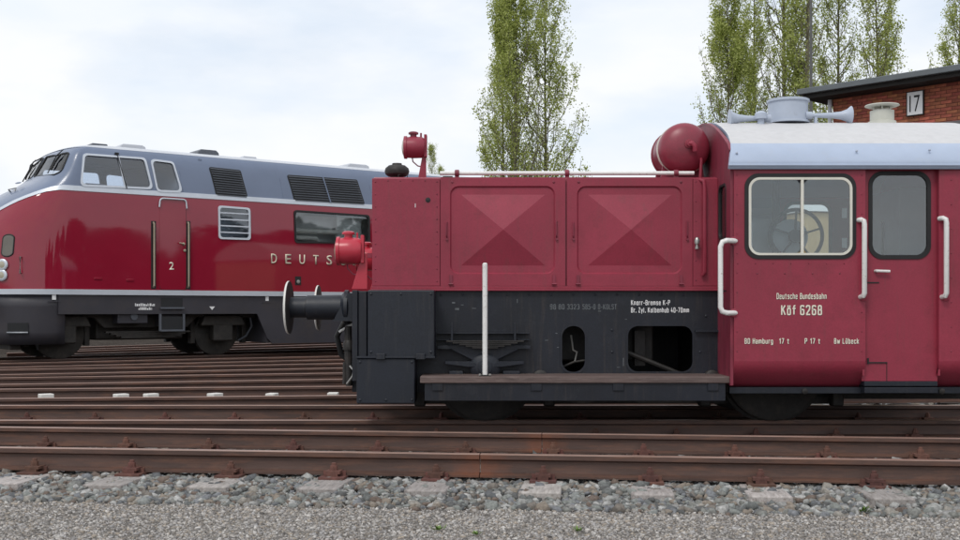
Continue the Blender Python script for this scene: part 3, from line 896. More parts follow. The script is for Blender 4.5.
# lamps
def lamp(cx, cy, cz, R, L, m, bracket_pts, name='headlamp'):
    o = K().lathe((cx - L * .5, cy, cz), (1, 0, 0), [(0, R * .86), (.004, R * 1.04), (.03, R * 1.06), (.034, R * .96), (L * .45, R), (L * .85, R * .97), (L * .97, R * .8), (L, R * .3)], 32).build(name, m, KR)
    K().lathe((cx - L * .5 + .002, cy, cz), (-1, 0, 0), [(0, R * .85), (.012, R * .6), (.02, R * .2)], 24).build('lens', LENS, o)
    K().lathe((cx - .01, cy, cz + R * .95), (0, 0, 1), [(0, R * .3), (R * .25, R * .3), (R * .27, R * .46), (R * .42, R * .46), (R * .5, R * .3)], 20).build('lamp_cap', m if m is LAMPRED else REDDIRT, o)
    K().lathe((cx + L * .3, cy, cz + R * .9), (0, 0, 1), [(0, .009), (R * .42, .009), (R * .45, .005)], 8).build('lamp_stud', m if m is LAMPRED else REDDIRT, o)
    K().prism(bracket_pts, cy - .012, cy + .012, 'y').box(cx + L * .45, cx + L * .5 + .016, cy - .05, cy + .05, cz - R * .9, cz + R * 1.15).build('lamp_bracket', m, o, bevel=.003)
    pts = [(cx - .02, cy, cz - R * .98), (cx - .015, cy, cz - R * 1.3), (cx + .03, cy, cz - R * 1.7), (cx + L * .5, cy, cz - R * 1.85)]
    K().tube(pts, .006, 7).build('cable', REDDIRT, o)
    return o
yl = 10.35
lx, lz = KX(414.5, yl), KZ(147.5, yl)
bxr = KX(425, yl)
lamp(lx, yl, lz, .10, .20, RED, [(bxr - .075, hz1 - .002), (bxr + .012, hz1 - .002), (bxr + .012, lz), (bxr - .01, lz)])
bz = hz0
for yy in (9.72, 11.28):
    lx, lz = KX(349.5, 9.72), KZ(251, 9.72)
    bxr = KX(364, 9.72)
    lamp(lx, yy, lz, .118, .225, LAMPRED if yy < 10 else LAMPRED, [(bxr - .105, bz + .004), (bxr + .03, bz + .004), (bxr + .03, lz - .02), (bxr - .015, lz - .02)])
    K().box(bxr + .031, hx0 + .012, yy - .03, yy + .03, lz - .06, lz - .02).build('lamp_stay', RED, KR)

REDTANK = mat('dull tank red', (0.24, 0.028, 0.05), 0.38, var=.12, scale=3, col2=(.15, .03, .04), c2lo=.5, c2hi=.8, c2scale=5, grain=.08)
# --- air tank in front of the cab
ty0, ty1 = 9.86, 10.50
tx, tz, tr_ = 1.815, KZ(147, 9.88), .222
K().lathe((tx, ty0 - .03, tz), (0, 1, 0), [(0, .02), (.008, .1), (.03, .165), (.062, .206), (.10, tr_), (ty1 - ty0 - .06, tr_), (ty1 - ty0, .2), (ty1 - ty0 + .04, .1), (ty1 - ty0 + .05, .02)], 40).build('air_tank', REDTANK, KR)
for yy in (10.03, 10.36):
    K().lathe((tx, yy, tz), (0, 1, 0), [(0, tr_ - .01), (0, tr_ + .007), (.045, tr_ + .007), (.045, tr_ - .01)], 40).build('tank_strap', CREAM if yy < 10.2 else RED, KR)
    K().prism([(tx - .2, hz1 - .004), (tx + .2, hz1 - .004), (tx + .17, tz - .1), (tx - .17, tz - .1)], yy + .005, yy + .04, 'y').build('tank_saddle', REDDIRT, KR)
pe = K()
pe.lathe((tx + .02, ty0 - .025, tz + .02), (0, -1, 0), [(0, .04), (.02, .04), (.022, .026), (.05, .026)], 14)
pe.tube([(tx + .02, ty0 - .06, tz + .02), (tx + .04, ty0 - .078, tz + .018), (tx + .06, ty0 - .08, tz - .005), (tx + .065, ty0 - .075, tz - .05)], .022, 10)
pe.tube([(tx + .13, ty0 + .02, tz - .1), (tx + .13, ty0 - .02, tz - .12), (tx + .12, ty0 - .02, hz1)], .013, 8)
pe.build('tank_pipe', RED, KR)
xp = KX(705, 9.6)
K().tube([(xp - .03, 9.66, hz1 - .03), (xp - .004, 9.62, hz1 - .05), (xp, 9.61, hz1 - .1), (xp, 9.61, KZ(272, 9.61)), (xp - .012, 9.63, KZ(275, 9.62))], .017, 10).build('air_pipe', RED, KR)
xv = KX(697, 9.6)
K().lathe((xv, 9.60, KZ(249, 9.6)), (0, 0, 1), [(0, .02), (.02, .02), (.022, .012), (.04, .012), (.042, .022), (.07, .026), (.09, .02), (.1, .012)], 12).cyl((xv, 9.66, KZ(245, 9.6)), (xv, 9.6, KZ(245, 9.6)), .012, 8).build('air_valve', STEEL, KR)

# --- frame side plate with its openings
fz0, fz1 = .25, hz0 - .0125
fx0, fx1 = KX(352, YH), 4.42
oval = rrect(KX(562, YH), KX(585, YH), KZ(372, YH), KZ(326, YH), .095, 8)
bigh = rrect(KX(628, YH), KX(692.5, YH), KZ(371.5, YH), KZ(326, YH), .085, 8)
fp = MB(KO).prism([(fx0, fz0), (fx1, fz0), (fx1, fz1), (fx0, fz1)], YH + .006, YH + .026, 'y', [oval, bigh])
fp.build('frame_plate', BLACK, KR, smooth=False)
mirror_y(MB(KO).prism([(fx0, fz0), (fx1, fz0), (fx1, fz1), (fx0, fz1)], YH + .006, YH + .026, 'y')).build('frame_plate', BLACK, KR, smooth=False)  # far plate left without openings, to keep light out of the frame
for xc_ in (2.0, KX(605, YH)):
    K().box(xc_, xc_ + .03, 9.68, 11.32, .25, fz1 - .05).build('frame_light_baffle', GREASE, KR)  # unseen cross plates added to block light behind the openings
K().box(-.9, 4.3, 9.9, 11.1, .17, .22).build('light_block_plate', GREASE, KR)  # unseen plate added to keep light from reaching under the frame
for wx_b in (-.52, .60, 1.95, 3.1):
    K().box(wx_b - .05, wx_b + .05, 9.68, 9.82, .12, .7).build('brake_block', GREASE, KR, bevel=.02)  # brake gear shapes, added here to cut the light below the frame
K().box(-.5, 3.1, 9.88, 9.94, .13, .19).build('brake_rod', GREASE, KR)
for hole in (oval, bigh):
    n = len(hole)
    cxh = sum(p[0] for p in hole) / n; czh = sum(p[1] for p in hole) / n
    outer = [(cxh + (p[0] - cxh) * (1 + .014 / max(.05, abs(p[0] - cxh))), czh + (p[1] - czh) * (1 + .014 / max(.05, abs(p[1] - czh)))) for p in hole]
    K().ring(hole, outer, YH - .002, YH + .008).build('opening_rim', BLACK, KR)
K().box(fx0 + .03, fx1 - .03, 9.70, 11.30, fz1 - .04, fz1 - .004).build('frame_deck', GREASE, KR)
K().box(-.6, .35, 9.95, 11.05, .55, 1.06).box(.55, 1.55, 10.0, 11.0, .5, 1.06).build('engine_block', GREASE, KR, bevel=.02)
# gear seen through the openings
gy = 9.80
K().tube([(KX(626, gy), gy, KZ(352, gy)), (KX(690, gy), gy, KZ(378, gy))], .022, 8).build('brake_rod', GREASE, KR)
K().tube([(KX(571, gy), gy, KZ(335, gy)), (KX(573, gy), gy, KZ(350, gy)), (KX(577, gy), gy, KZ(352, gy)), (KX(575, gy), gy, KZ(361, gy))], .009, 8).build('fuel_pipe', STEEL, KR)
K().tube([(KX(560, gy), gy, KZ(368, gy)), (KX(574, gy), gy, KZ(362, gy)), (KX(588, gy), gy, KZ(360, gy))], .012, 8).build('brake_lever', GREASE, KR)
K().box(KX(634, 9.9), KX(645, 9.9), 9.88, 9.95, KZ(366, 9.9), KZ(330, 9.9)).build('bracket', GREASE, KR, bevel=.005)

# buffer beam and front boxes
K().box(KX(353, 9.45), KX(358.5, 9.45), 9.38, 11.70, .36, fz1 + .002).build('buffer_beam', BLACK, KR, bevel=.006)
yb = 9.34
def sbox(name, px0, px1, py0, py1, y0, y1, m, bev=.008, parent=KR):
    return K().box(KX(px0, y0), KX(px1, y0), y0, y1, KZ(py1, y0), KZ(py0, y0)).build(name, m, parent, bevel=bev)
sbox('tool_box', 367.5, 434.5, 290, 357.5, 9.36, YH + .004, BLACK2, .012)
sbox('box_flange', 358, 367, 291, 357, 9.40, YH + .004, BLACK)
sbox('step_box', 356.5, 415, 358.5, 404, 9.34, YH + .004, BLACK2, .012)
sbox('box_shelf', 356, 435, 356.4, 358.3, 9.325, YH, BLACK2, .002)
for px in (376, 416):
    sbox('hinge', px, px + 9, 353.5, 359.5, 9.315, 9.37, BLACK2, .004)
# leaf spring and axle box
ax = KX(485, 9.72)
for wx in (ax, ax + 2.5):
    o = K().lathe((wx, 9.675, .425), (0, 1, 0), [(0, .1), (.0, .40), (.012, .425), (.10, .428), (.105, .455), (.135, .455), (.14, .1)], 44).build('wheel', GREASE, KR)
    mirror_y(K().lathe((wx, 9.675, .425), (0, 1, 0), [(0, .1), (.0, .40), (.012, .425), (.10, .428), (.105, .455), (.135, .455), (.14, .1)], 44)).build('wheel', GREASE, KR)
    K().cyl((wx, 9.6, .425), (wx, 11.4, .425), .07, 16).build('axle', GREASE, KR)
ys = 9.52
def sz(py): return KZ(py, ys)
def sx(px): return KX(px, ys)
lsp = K()
for k in range(5):                                   # stacked leaves, shorter downwards
    w = .33 - k * .055
    zt = sz(340.5) - k * .014
    lsp.box(ax - w, ax + w, ys - .03, ys + .05, zt - .0125, zt)
lsp.build('leaf_spring', GREASE, KR, bevel=.003)
K().prism([(sx(437), sz(349)), (sx(450), sz(349)), (sx(472), sz(360)), (sx(497), sz(360)), (sx(520), sz(349)), (sx(531), sz(349)), (sx(531), sz(346)), (sx(518), sz(345)), (sx(452), sz(345)), (sx(437), sz(346))], ys + .03, ys + .10, 'y').build('spring_bracket', BLACK2, KR, bevel=.004)
for py, a, b in ((333, 436, 530), (339.5, 436, 449), (339.5, 518, 530)):
    K().box(sx(a), sx(b), ys + .06, YH + .006, sz(py + 1), sz(py)).build('frame_strap', BLACK2, KR, bevel=.002)
for px in (452, 515):
    K().box(sx(px) - .009, sx(px) + .009, ys - .01, ys + .03, sz(341), sz(323)).build('spring_hanger', BLACK2, KR, bevel=.003)
K().prism([(sx(445), sz(361.5)), (sx(470), sz(361.5)), (sx(480), sz(364)), (sx(490), sz(364)), (sx(500), sz(361.5)), (sx(524), sz(361.5)), (sx(524), sz(364)), (sx(502), sz(367)), (sx(468), sz(367)), (sx(445), sz(364))], ys + .01, ys + .1, 'y').build('guide_bar', BLACK2, KR, bevel=.003)
for a, b in ((449, 463), (503, 520)):
    K().box(sx(a), sx(b), ys + .02, YH + .006, sz(377), sz(371)).build('guide_block', BLACK2, KR, bevel=.006)
K().lathe((ax, YH + .006, .47), (0, -1, 0), [(0, .13), (.10, .13), (.12, .105), (.13, .06), (.14, .058), (.145, .02)], 24).build('axle_box', BLACK2, KR)
for px in (540.5, 712.5):
    K().lathe((KX(px, 9.6), YH + .006, KZ(378, 9.6)), (0, -1, 0), [(0, .068), (.05, .068), (.06, .05), (.062, .01)], 20).build('pipe_end', GREASE, KR)
K().box(KX(695, YH), KX(718, YH), YH - .03, YH + .007, KZ(332, YH), KZ(330, YH)).build('frame_strap', BLACK2, KR)

# footboard, apron, white post
K().box(KX(420, YF), 2.055, YF, YH + .004, KZ(383.3, YF), KZ(376.5, YF)).build('footboard', WOOD, KR, bevel=.008)
K().box(KX(424.5, YF), KX(726, YF), YF + .02, YF + .035, KZ(401, YF), KZ(383.4, YF)).build('footboard_apron', BLACK, KR, bevel=.002)
for px in (432, 531, 613, 708):
    K().box(KX(px, YF), KX(px + 11, YF), YF + .008, YF + .03, KZ(391, YF), KZ(383.4, YF)).build('footboard_bracket', BLACK, KR, bevel=.004)
yp = YF + .05
K().tube([(KX(485, yp), yp, KZ(377, yp)), (KX(485, yp), yp, KZ(264, yp)), (KX(485, yp), yp, KZ(262.8, yp))], [.0215, .0215, .012], 14).build('grab_post', WHITE, KR)
K().box(KX(479, yp), KX(491, yp), yp - .03, yp + .03, KZ(376.5, YF), KZ(375, YF)).build('post_foot', GREASE, KR, bevel=.003)
for px in (480, 490):
    K().lathe((KX(px, yp), yp - .03, KZ(375.2, yp)), (0, 0, 1), [(0, .012), (.01, .012), (.014, .006)], 6).build('bolt', STEEL, KR)

# buffers
def buffer(yb_, xt, sgn):
    zb = KZ(307.5, 9.625)
    d = (sgn, 0, 0)
    o = K().lathe((xt, yb_, zb), d, [(0, .02), (.001, .17), (.012, .2), (.022, .224), (.034, .226), (.036, .18), (.045, .06), (.06, .05), (.18, .05), (.19, .02)], 40).build('buffer', GREASE, KR)
    K().lathe((xt + sgn * .010, yb_, zb), d, [(0, .212), (.003, .222), (.010, .2285), (.020, .2285), (.021, .219)], 40).build('buffer_rim', BUFRIM, o)
    K().lathe((xt + sgn * .04, yb_, zb), d, [(0, .06), (.0, .088), (.14, .088), (.145, .105), (.44, .108), (.47, .15), (.50, .15), (.54, .05)], 30).build('buffer_sleeve', BLACK2, o)
    return o
for yy in (9.625, 11.375):
    buffer(yy, KX(286, 9.625), 1)
    buffer(yy, 4.98, -1)
K().box(4.44, 4.52, 9.30, 11.70, .36, fz1 - .01).build('buffer_beam', BLACK, KR, bevel=.006)
gx = KX(353, 9.5)
for yy in (9.50, 11.47):
    K().prism([(gx, fz1 - .02), (gx, KZ(320, 9.5)), (KX(334, 9.5), KZ(320, 9.5)), (KX(335, 9.5), KZ(317, 9.5)), (KX(348, 9.5), fz1 - .02)], yy, yy + .015, 'y').build('gusset', BLACK2, KR)
K().box(KX(333, 9.5), gx, 9.48, 9.78, KZ(321, 9.5), KZ(319.6, 9.5)).build('gusset_plate', BLACK2, KR)
# coupling hook and hoses at the front
hxx = KX(352, 9.9)
K().tube([(hxx, 10.5, .93), (hxx - .16, 10.5, .95), (hxx - .24, 10.5, .99), (hxx - .25, 10.5, 1.05), (hxx - .2, 10.5, 1.08)], [.05, .045, .04, .03, .02], 10).build('coupling_hook', GREASE, KR)
K().tube([(hxx, 9.95, .86), (hxx - .08, 9.95, .84), (hxx - .14, 9.95, .72), (hxx - .1, 9.95, .56), (hxx - .02, 9.95, .5)], .026, 10).build('brake_hose', RUBBER, KR)
K().tube([(KX(339, 9.6), 9.6, KZ(332, 9.6)), (KX(347, 9.6), 9.6, KZ(327, 9.6)), (KX(354, 9.6), 9.6, KZ(323.5, 9.6))], .011, 8).build('hose_handle', WHITE, KR)
K().tube([(KX(348, 9.6), 9.6, KZ(326, 9.6)), (KX(348.5, 9.6), 9.6, KZ(352, 9.6)), (KX(349, 9.6), 9.6, KZ(386, 9.6))], [.03, .036, .028], 10).build('air_pipe', GREASE, KR)
K().lathe((KX(348.5, 9.6), 9.6, KZ(350, 9.6)), (0, 0, 1), [(0, .02), (0, .046), (.05, .05), (.09, .03)], 10).build('air_cock', GREASE, KR)
K().tube([(KX(350, 9.55), 9.55, KZ(366, 9.55)), (KX(354, 9.55), 9.52, KZ(370, 9.55)), (KX(353, 9.55), 9.52, KZ(376, 9.55)), (KX(347, 9.55), 9.55, KZ(384, 9.55))], .01, 8).build('hose', STEEL, KR)
K().tube([(KX(345, 9.6), 9.6, KZ(362, 9.6)), (KX(344.5, 9.6), 9.6, KZ(384, 9.6))], .018, 8).build('air_pipe', GREASE, KR)

# --- cab
cx0, cx1 = 2.075, 4.22
dx0, dx1 = KX(865.5, YS), KX(939, YS)
cz0, cz1 = KZ(388, YS), KZ(165.5, YS)
def side_panel(x0, x1, win, name):
    """cab side sheet curving in at the bottom"""
    zc = KZ(361, YS)
    holes = [win] if win else []
    m_ = K().prism([(x0, zc), (x1, zc), (x1, cz1), (x0, cz1)], YS, YS + .018, 'y', holes)
    nn = 8
    v = []; f = []
    for k in range(nn + 1):
        a = k / nn
        y = YS + .16 * a ** 1.9; z = zc - (zc - cz0) * a
        v += [(x0, y, z), (x1, y, z), (x0, y + .018, z), (x1, y + .018, z)]
    for k in range(nn):
        b = 4 * k
        f += [(b, b + 1, b + 5, b + 4), (b + 2, b + 6, b + 7, b + 3), (b, b + 4, b + 6, b + 2), (b + 1, b + 3, b + 7, b + 5)]
    f.append((4 * nn, 4 * nn + 1, 4 * nn + 3, 4 * nn + 2))
    m_.add(v, f)
    return m_
w1 = rrect(KX(746.5, YS), KX(854, YS), KZ(257, YS), KZ(175.5, YS), .10, 8)
p1 = side_panel(cx0, dx0, w1, 'cab_side')
p1.build('cab_side_panel', RED, KR, ang=50)
mirror_y(side_panel(cx0, dx0, None, 'cab_side')).build('cab_side_panel', INTER, KR, ang=50)
p2 = side_panel(dx1, cx1, None, 'cab_side')
p2.build('cab_side_panel', RED, KR, ang=50)
mirror_y(p2).build('cab_side_panel', RED, KR, ang=50)
# window of the front cab section
wf = [rrect(KX(744.5, YS) , KX(856, YS), KZ(259, YS), KZ(173.5, YS), .112, 8), rrect(KX(748.5, YS), KX(852, YS), KZ(255.2, YS), KZ(177.4, YS), .09, 8), rrect(KX(751, YS), KX(849.5, YS), KZ(253, YS), KZ(179.8, YS), .075, 8)]
win = K().ring(wf[1], wf[0], YS - .008, YS + .004).build('window_seal', RUBBER, KR)
fr = K().ring(wf[2], wf[1], YS - .012, YS + .012).box(KX(800.6, YS), KX(803.4, YS), YS - .011, YS + .011, KZ(253, YS), KZ(179.8, YS)).build('window_frame', CREAM, KR)
K().prism(rrect(KX(750, YS), KX(801, YS), KZ(254, YS), KZ(179, YS), .07, 6), YS + .004, YS + .006, 'y').build('pane', GLASS, fr, smooth=False)
K().prism(rrect(KX(803, YS), KX(850.5, YS), KZ(254, YS), KZ(179, YS), .07, 6), YS - .004, YS - .002, 'y').build('pane', GLASS, fr, smooth=False)
# door, set back, near and far
yd = YS + .055
def make_door(mir):
    w2 = rrect(KX(870.5, yd), KX(928.5, yd), KZ(257, yd), KZ(173.5, yd), .10, 8)
    w2b = rrect(KX(868.3, yd), KX(930.7, yd), KZ(259.2, yd), KZ(171.3, yd), .115, 8)
    w2c = rrect(KX(872.3, yd), KX(926.8, yd), KZ(255, yd), KZ(175.4, yd), .088, 8)
    z0 = KZ(381, yd)
    a = K().prism([(dx0 - .01, z0), (dx1 + .01, z0), (dx1 + .01, cz1), (dx0 - .01, cz1)], yd, yd + .02, 'y', [w2])
    b = K().ring(w2c, w2b, yd - .008, yd + .022)
    c = K().prism(w2c, yd + .003, yd + .005, 'y')
    h = K().tube([(KX(875, yd), yd, KZ(271, yd)), (KX(875.5, yd), yd - .03, KZ(271, yd)), (KX(888.5, yd), yd - .032, KZ(271.5, yd))], .0115, 8)
    if mir: a, b, c, h = [mirror_y(q) for q in (a, b, c, h)]
    d = a.build('cab_door', RED, KR, smooth=False)
    b.build('window_seal', RUBBER, d)
    c.build('pane', GLASS, d, smooth=False)
    h.build('door_handle', WHITE, d)
    if not mir:
        K().box(KX(867, yd), KX(879, yd), yd - .005, yd + .001, KZ(283.2, yd), KZ(282, yd)).build('slot', RUBBER, d)
        K().box(KX(867, yd), KX(887, yd), yd - .008, yd + .001, KZ(363.2, yd), KZ(362, yd)).box(KX(867, yd), KX(868.5, yd), yd - .012, yd + .001, KZ(364, yd), KZ(358, yd)).build('hinge', RUBBER, d)
        K().box(KX(886.4, yd), KX(887, yd), yd - .003, yd + .001, KZ(381, yd), KZ(363.4, yd)).build('seam', RUBBER, d)
make_door(False); make_door(True)
# jambs closing the recess
K().box(dx0 - .018, dx0, YS + .0185, yd, cz0 + .1, cz1).build('door_jamb', RED, KR)
K().box(dx1, dx1 + .018, YS + .0185, yd, cz0 + .1, cz1).build('door_jamb', RED, KR)
K().box(dx0, dx1, yd - .03, yd + .1, KZ(386, yd), KZ(381.2, yd)).box(dx0, dx1, yd - .035, yd + .1, KZ(393, yd), KZ(387, yd)).build('door_step', BLACK2, KR, bevel=.004)

# roof profile (y, z) over the full width
zt, ze = KZ(125.5, YC), KZ(166.5, YS)
zk = KZ(143.5, 9.28)
rp = [(9.10, ze), (9.115, ze + .05), (9.19, zk - .06), (9.27, zk)]
for k in range(1, 13):
    a = k / 12
    y = 9.27 + (YC - 9.27) * a
    rp.append((y, zk + (zt - zk) * math.sin(a * PI / 2) ** .95))
full = rp + [(2 * YC - y, z) for y, z in reversed(rp[:-1])]
inner = [(YC + (y - YC) * .985, z - .025) for y, z in full]
body = full + inner[::-1]
rf = K().prism(body, 2.02, 4.275, 'x').build('cab_roof', ROOF, KR, ang=60)
for v_ in rf.data.vertices:                     # raked front edge: the eaves reach further forward than the crown
    if v_.co.x < 1.0: v_.co.x += .085 * max(0, min(1, (v_.co.z - ze) / (zk + .12 - ze)))
rf.data.materials.append(ROOFTOP)
for p_ in rf.data.polygons:
    c_ = sum((rf.data.vertices[i].co for i in p_.vertices), Vector()) / len(p_.vertices)
    if c_.z + KO.z > zk - .005 and p_.normal.z > 0 and abs(p_.normal.x) < .5: p_.material_index = 1  # upper roof faces take the paler tone
# rolled lip at the eaves
K().tube([(2.02, 9.106, ze + .006), (4.275, 9.106, ze + .006)], .011, 8).build('roof_lip', ROOF, rf)
for px, py in ((737, 152), (857, 150), (930, 149)):
    yq = 9.14
    K().lathe((KX(px, yq), 9.155, KZ(py + 1, yq)), (0, -1, .2), [(0, .01), (.012, .01), (.016, .005)], 8).build('rivet', HORN, rf)
# front wall following the roof line, with two windows, and rear wall
def end_wall(x0, x1, m):
    top = [(YC + (y - YC) * .985, z - .012) for y, z in full if z > ze - .01]
    poly = [(9.17, .34), (11.83, .34), (11.83, ze - .02)] + list(reversed([(min(max(y, 9.165), 11.835), z) for y, z in top])) + [(9.17, ze - .02)]
    hl = rrect(9.33, 9.62, 1.55, 2.02, .06, 5); hr = rrect(11.38, 11.67, 1.55, 2.02, .06, 5)
    K().prism(poly, x0, x1, 'x', [hl, hr]).build('cab_end_wall', m, KR, ang=20)
    for h_ in (hl, hr):
        o = K().ring([(p[0] + (9.475 - p[0] if p[0] < 10 else 11.525 - p[0]) * .1, p[1] + (1.785 - p[1]) * .08) for p in h_], h_, x0 - .004, x1 + .004, 'x').build('window_frame', RUBBER, KR)
        K().prism(h_, (x0 + x1) / 2, (x0 + x1) / 2 + .002, 'x').build('pane', GLASS, o, smooth=False)
end_wall(2.05, 2.074, REDDIRT)
end_wall(4.221, 4.25, RED)
# rim of the front wall standing proud of the roof
K().prism([(y, z - .004) for y, z in full[2:-2]] + [(YC + (y - YC) * .99, z - .02) for y, z in reversed(full[2:-2])], 2.046, 2.0755, 'x').build('cab_front_rim', REDDIRT, KR, ang=60)
# interior
K().box(2.08, 4.215, 9.35, 11.65, .62, .64).build('cab_floor', INTER, KR)
K().box(2.08, dx0 - .03, 9.19, 9.20, .64, KZ(262, 9.2)).build('cab_lining', INTER, KR)
K().box(2.082, 2.42, 9.9, 11.0, .64, 1.75).box(2.42, 2.72, 10.35, 11.2, .64, KZ(219, 10.35)).build('control_cabinet', INTERL, KR, bevel=.015)
yw = 10.0
wxc, wzc = KX(796, yw), KZ(236, yw)
hw = K()
ringp = [(wxc + .235 * math.cos(2 * PI * k / 36), yw, wzc + .235 * math.sin(2 * PI * k / 36)) for k in range(37)]
hw.tube(ringp, .017, 8, caps=False)
for k in range(5):
    a = 2 * PI * k / 5 + .3
    hw.tube([(wxc, yw + .03, wzc), (wxc + .235 * math.cos(a), yw, wzc + .235 * math.sin(a))], .01, 6)
hwo = hw.build('handwheel', RUBBER, KR)
K().lathe((wxc, yw - .01, wzc), (0, 1, 0), [(0, .06), (.05, .06), (.06, .03), (.4, .03)], 16).build('wheel_hub', GREASE, hwo)
K().lathe((wxc - .02, yw + .09, wzc), (0, 1, 0), [(0, .13), (.02, .16), (.03, .15), (.035, .04)], 24).build('brake_drum', INTERL, hwo)
K().tube([(KX(776, 10.2), 10.2, .64), (KX(776, 10.2), 10.2, KZ(178, 10.2))], .035, 10).build('control_column', GREASE, KR)
K().box(3.93, 4.19, 10.5, 11.3, .64, 2.1).build('locker', INTERL, KR, bevel=.01)
K().tube([(KX(883, 9.7), 9.7, .64), (KX(883, 9.7), 9.7, KZ(222, 9.7))], .012, 8).build('lever', RUBBER, KR)
for pyn in (213, 243):
    K().box(KX(842, 9.6), KX(847, 9.6), 9.6, 9.605, KZ(pyn + 5, 9.6), KZ(pyn - 5, 9.6)).build('notice', WHITE, KR)
K().box(KX(745, 11.7), KX(769, 11.7), 11.6, 11.7, KZ(215, 11.7), KZ(209, 11.7)).build('notice', WHITE, KR)

# cab handrails
def handrail(px, py0, py1, hook, name='handrail', out=.06):
    y = YS - out
    x = KX(px, y)
    if hook == 'side':        # bracket shaped, returning to the cab front corner
        xe = KX(736, YS)
        K().tube([(xe, YS + .01, KZ(py0, y)), (x + .05, y, KZ(py0, y)), (x + .015, y, KZ(py0 + 1.5, y)), (x, y, KZ(py0 + 6, y)), (x, y, KZ(py1 - 6, y)), (x + .015, y, KZ(py1 - 1.5, y)), (x + .05, y, KZ(py1, y)), (xe, YS + .01, KZ(py1, y))], .0215, 12).build(name, WHITE, KR)
    else:
        K().tube([(x - .028, YS + .01, KZ(py0, y)), (x - .02, y + .02, KZ(py0, y)), (x - .004, y, KZ(py0 + 1.5, y)), (x, y, KZ(py0 + 5, y)), (x, y, KZ(py1 - 4, y)), (x - .006, y + .012, KZ(py1 - 1, y)), (x - .012, YS + .01, KZ(py1, y))], .0205, 12).build(name, WHITE, KR)
handrail(720.5, 240.5, 313, 'side')
handrail(864.5, 219.5, 297, 'up')
handrail(946.5, 218, 297, 'up')
for px, py in ((862, 219.5), (863.5, 297), (944, 218), (945.5, 297), (734, 240.5), (734, 313)):
    K().lathe((KX(px, YS), YS + .001, KZ(py, YS - .06)), (0, -1, 0), [(0, .036), (.006, .036), (.009, .024)], 14).build('rail_flange', RED, KR)
# bolt heads along the frame and the boxes
for px, py in [(441 + 22 * k, 294.5) for k in range(12)] + [(371, 294), (431, 294), (371, 352), (431, 352), (401, 294), (360, 362), (412, 362), (360, 400), (412, 400), (386, 400), (612, 352), (612, 330), (700, 352), (706, 316)]:
    yy = 9.36 if px < 436 and py < 357 else (9.34 if px < 436 else YH + .006)
    K().lathe((KX(px, yy), yy + .001, KZ(py, yy)), (0, -1, 0), [(0, .0115), (.006, .0115), (.0095, .006)], 6).build('bolt', BLACK2, KR)
rv = K()
for k in range(8):
    rivet(rv, cx0 + .03 + k * .145, KZ(263.5, YS), YS, .006)
for k in range(4):
    rivet(rv, cx0 + .19 + k * .225, KZ(273.5, YS), YS, .008)
for k in range(10):
    rivet(rv, cx0 + .025, cz0 + .3 + k * .16, YS, .006); rivet(rv, dx0 - .03, cz0 + .3 + k * .16, YS, .006)
for k in range(8):
    rivet(rv, dx1 + .1, cz0 + .3 + k * .2, YS, .007)
tag(rv.build('rivets', REDDIRT, KR), kind='stuff')
K().box(KX(719, 9.6), KX(733, 9.3), 9.32, 9.6, KZ(292, 9.5), KZ(290.5, 9.5)).build('front_wall_strip', RUBBER, KR)
# sill under the cab
K().box(cx0 - .01, cx1 + .02, YS + .12, YS + .17, cz0 - .055, cz0 - .002).build('cab_sill', BLACK2, KR, bevel=.004)
for px in (807, 911, 945):
    K().lathe((KX(px, 9.2), 9.27, cz0 - .035), (0, -1, 0), [(0, .025), (.015, .025), (.02, .012)], 10).build('bolt', GREASE, KR)

# roof fittings
yv = 10.2
zroof = lambda y: np.interp(y, [p[0] for p in rp], [p[1] for p in rp])
vx = KX(788, yv)
K().lathe((vx, yv, zroof(yv) - .01), (0, 0, 1), [(0, .19), (.02, .188), (.022, .178), (.19, .178), (.192, .19), (.212, .19), (.216, .182), (.222, .1), (.222, .02)], 40).build('roof_ventilator', HORN, KR)
def horn(xb, sgn, y, z, L):
    o = K().lathe((xb, y, z), (sgn, 0, 0), [(.02, .01), (.022, .088), (0, .094), (.012, .085), (.045, .056), (.10, .036), (.18, .026), (L, .02), (L + .004, .034), (L + .06, .036), (L + .065, .01)], 28).build('horn', HORN, KR)
    K().box(xb + sgn * (L - .03) - .012, xb + sgn * (L - .03) + .012, y - .02, y + .02, zroof(y) - .01, z - .015).build('horn_bracket', HORN, o)
horn(KX(728, 10.05), 1, 10.05, KZ(118.5, 10.05), .32)
horn(KX(852, 10.1), -1, 10.1, KZ(115.5, 10.1), .36)
K().lathe((KX(761, 10.0), 10.0, zroof(10.0) - .01), (0, 0, 1), [(0, .03), (.05, .03), (.052, .055), (.10, .055), (.12, .03)], 14).build('horn_valve', HORN, KR)
vx2 = KX(882, 10.4)
zr2 = zroof(10.4)
CREAMV = mat('cream ventilator paint', (0.5, 0.5, 0.44), 0.5, var=0.08)
vo_ = K().lathe((vx2, 10.4, zr2 - .01), (0, 0, 1), [(0, .13), (.03, .125), (.035, .108), (.13, .108), (.135, .02)], 28).build('roof_vent', CREAMV, KR)
K().lathe((vx2, 10.4, zr2 + .155), (0, 0, 1), [(0, .02), (.002, .13), (.012, .155), (.02, .15), (.034, .06), (.036, .01)], 28).build('vent_cap', CREAMV, vo_)
pst = K()
for k in range(6):
    a = 2 * PI * k / 6 + .2
    pst.cyl((vx2 + .08 * math.cos(a), 10.4 + .08 * math.sin(a), zr2 + .12), (vx2 + .08 * math.cos(a), 10.4 + .08 * math.sin(a), zr2 + .158), .008, 6)
pst.build('vent_post', CREAMV, vo_)

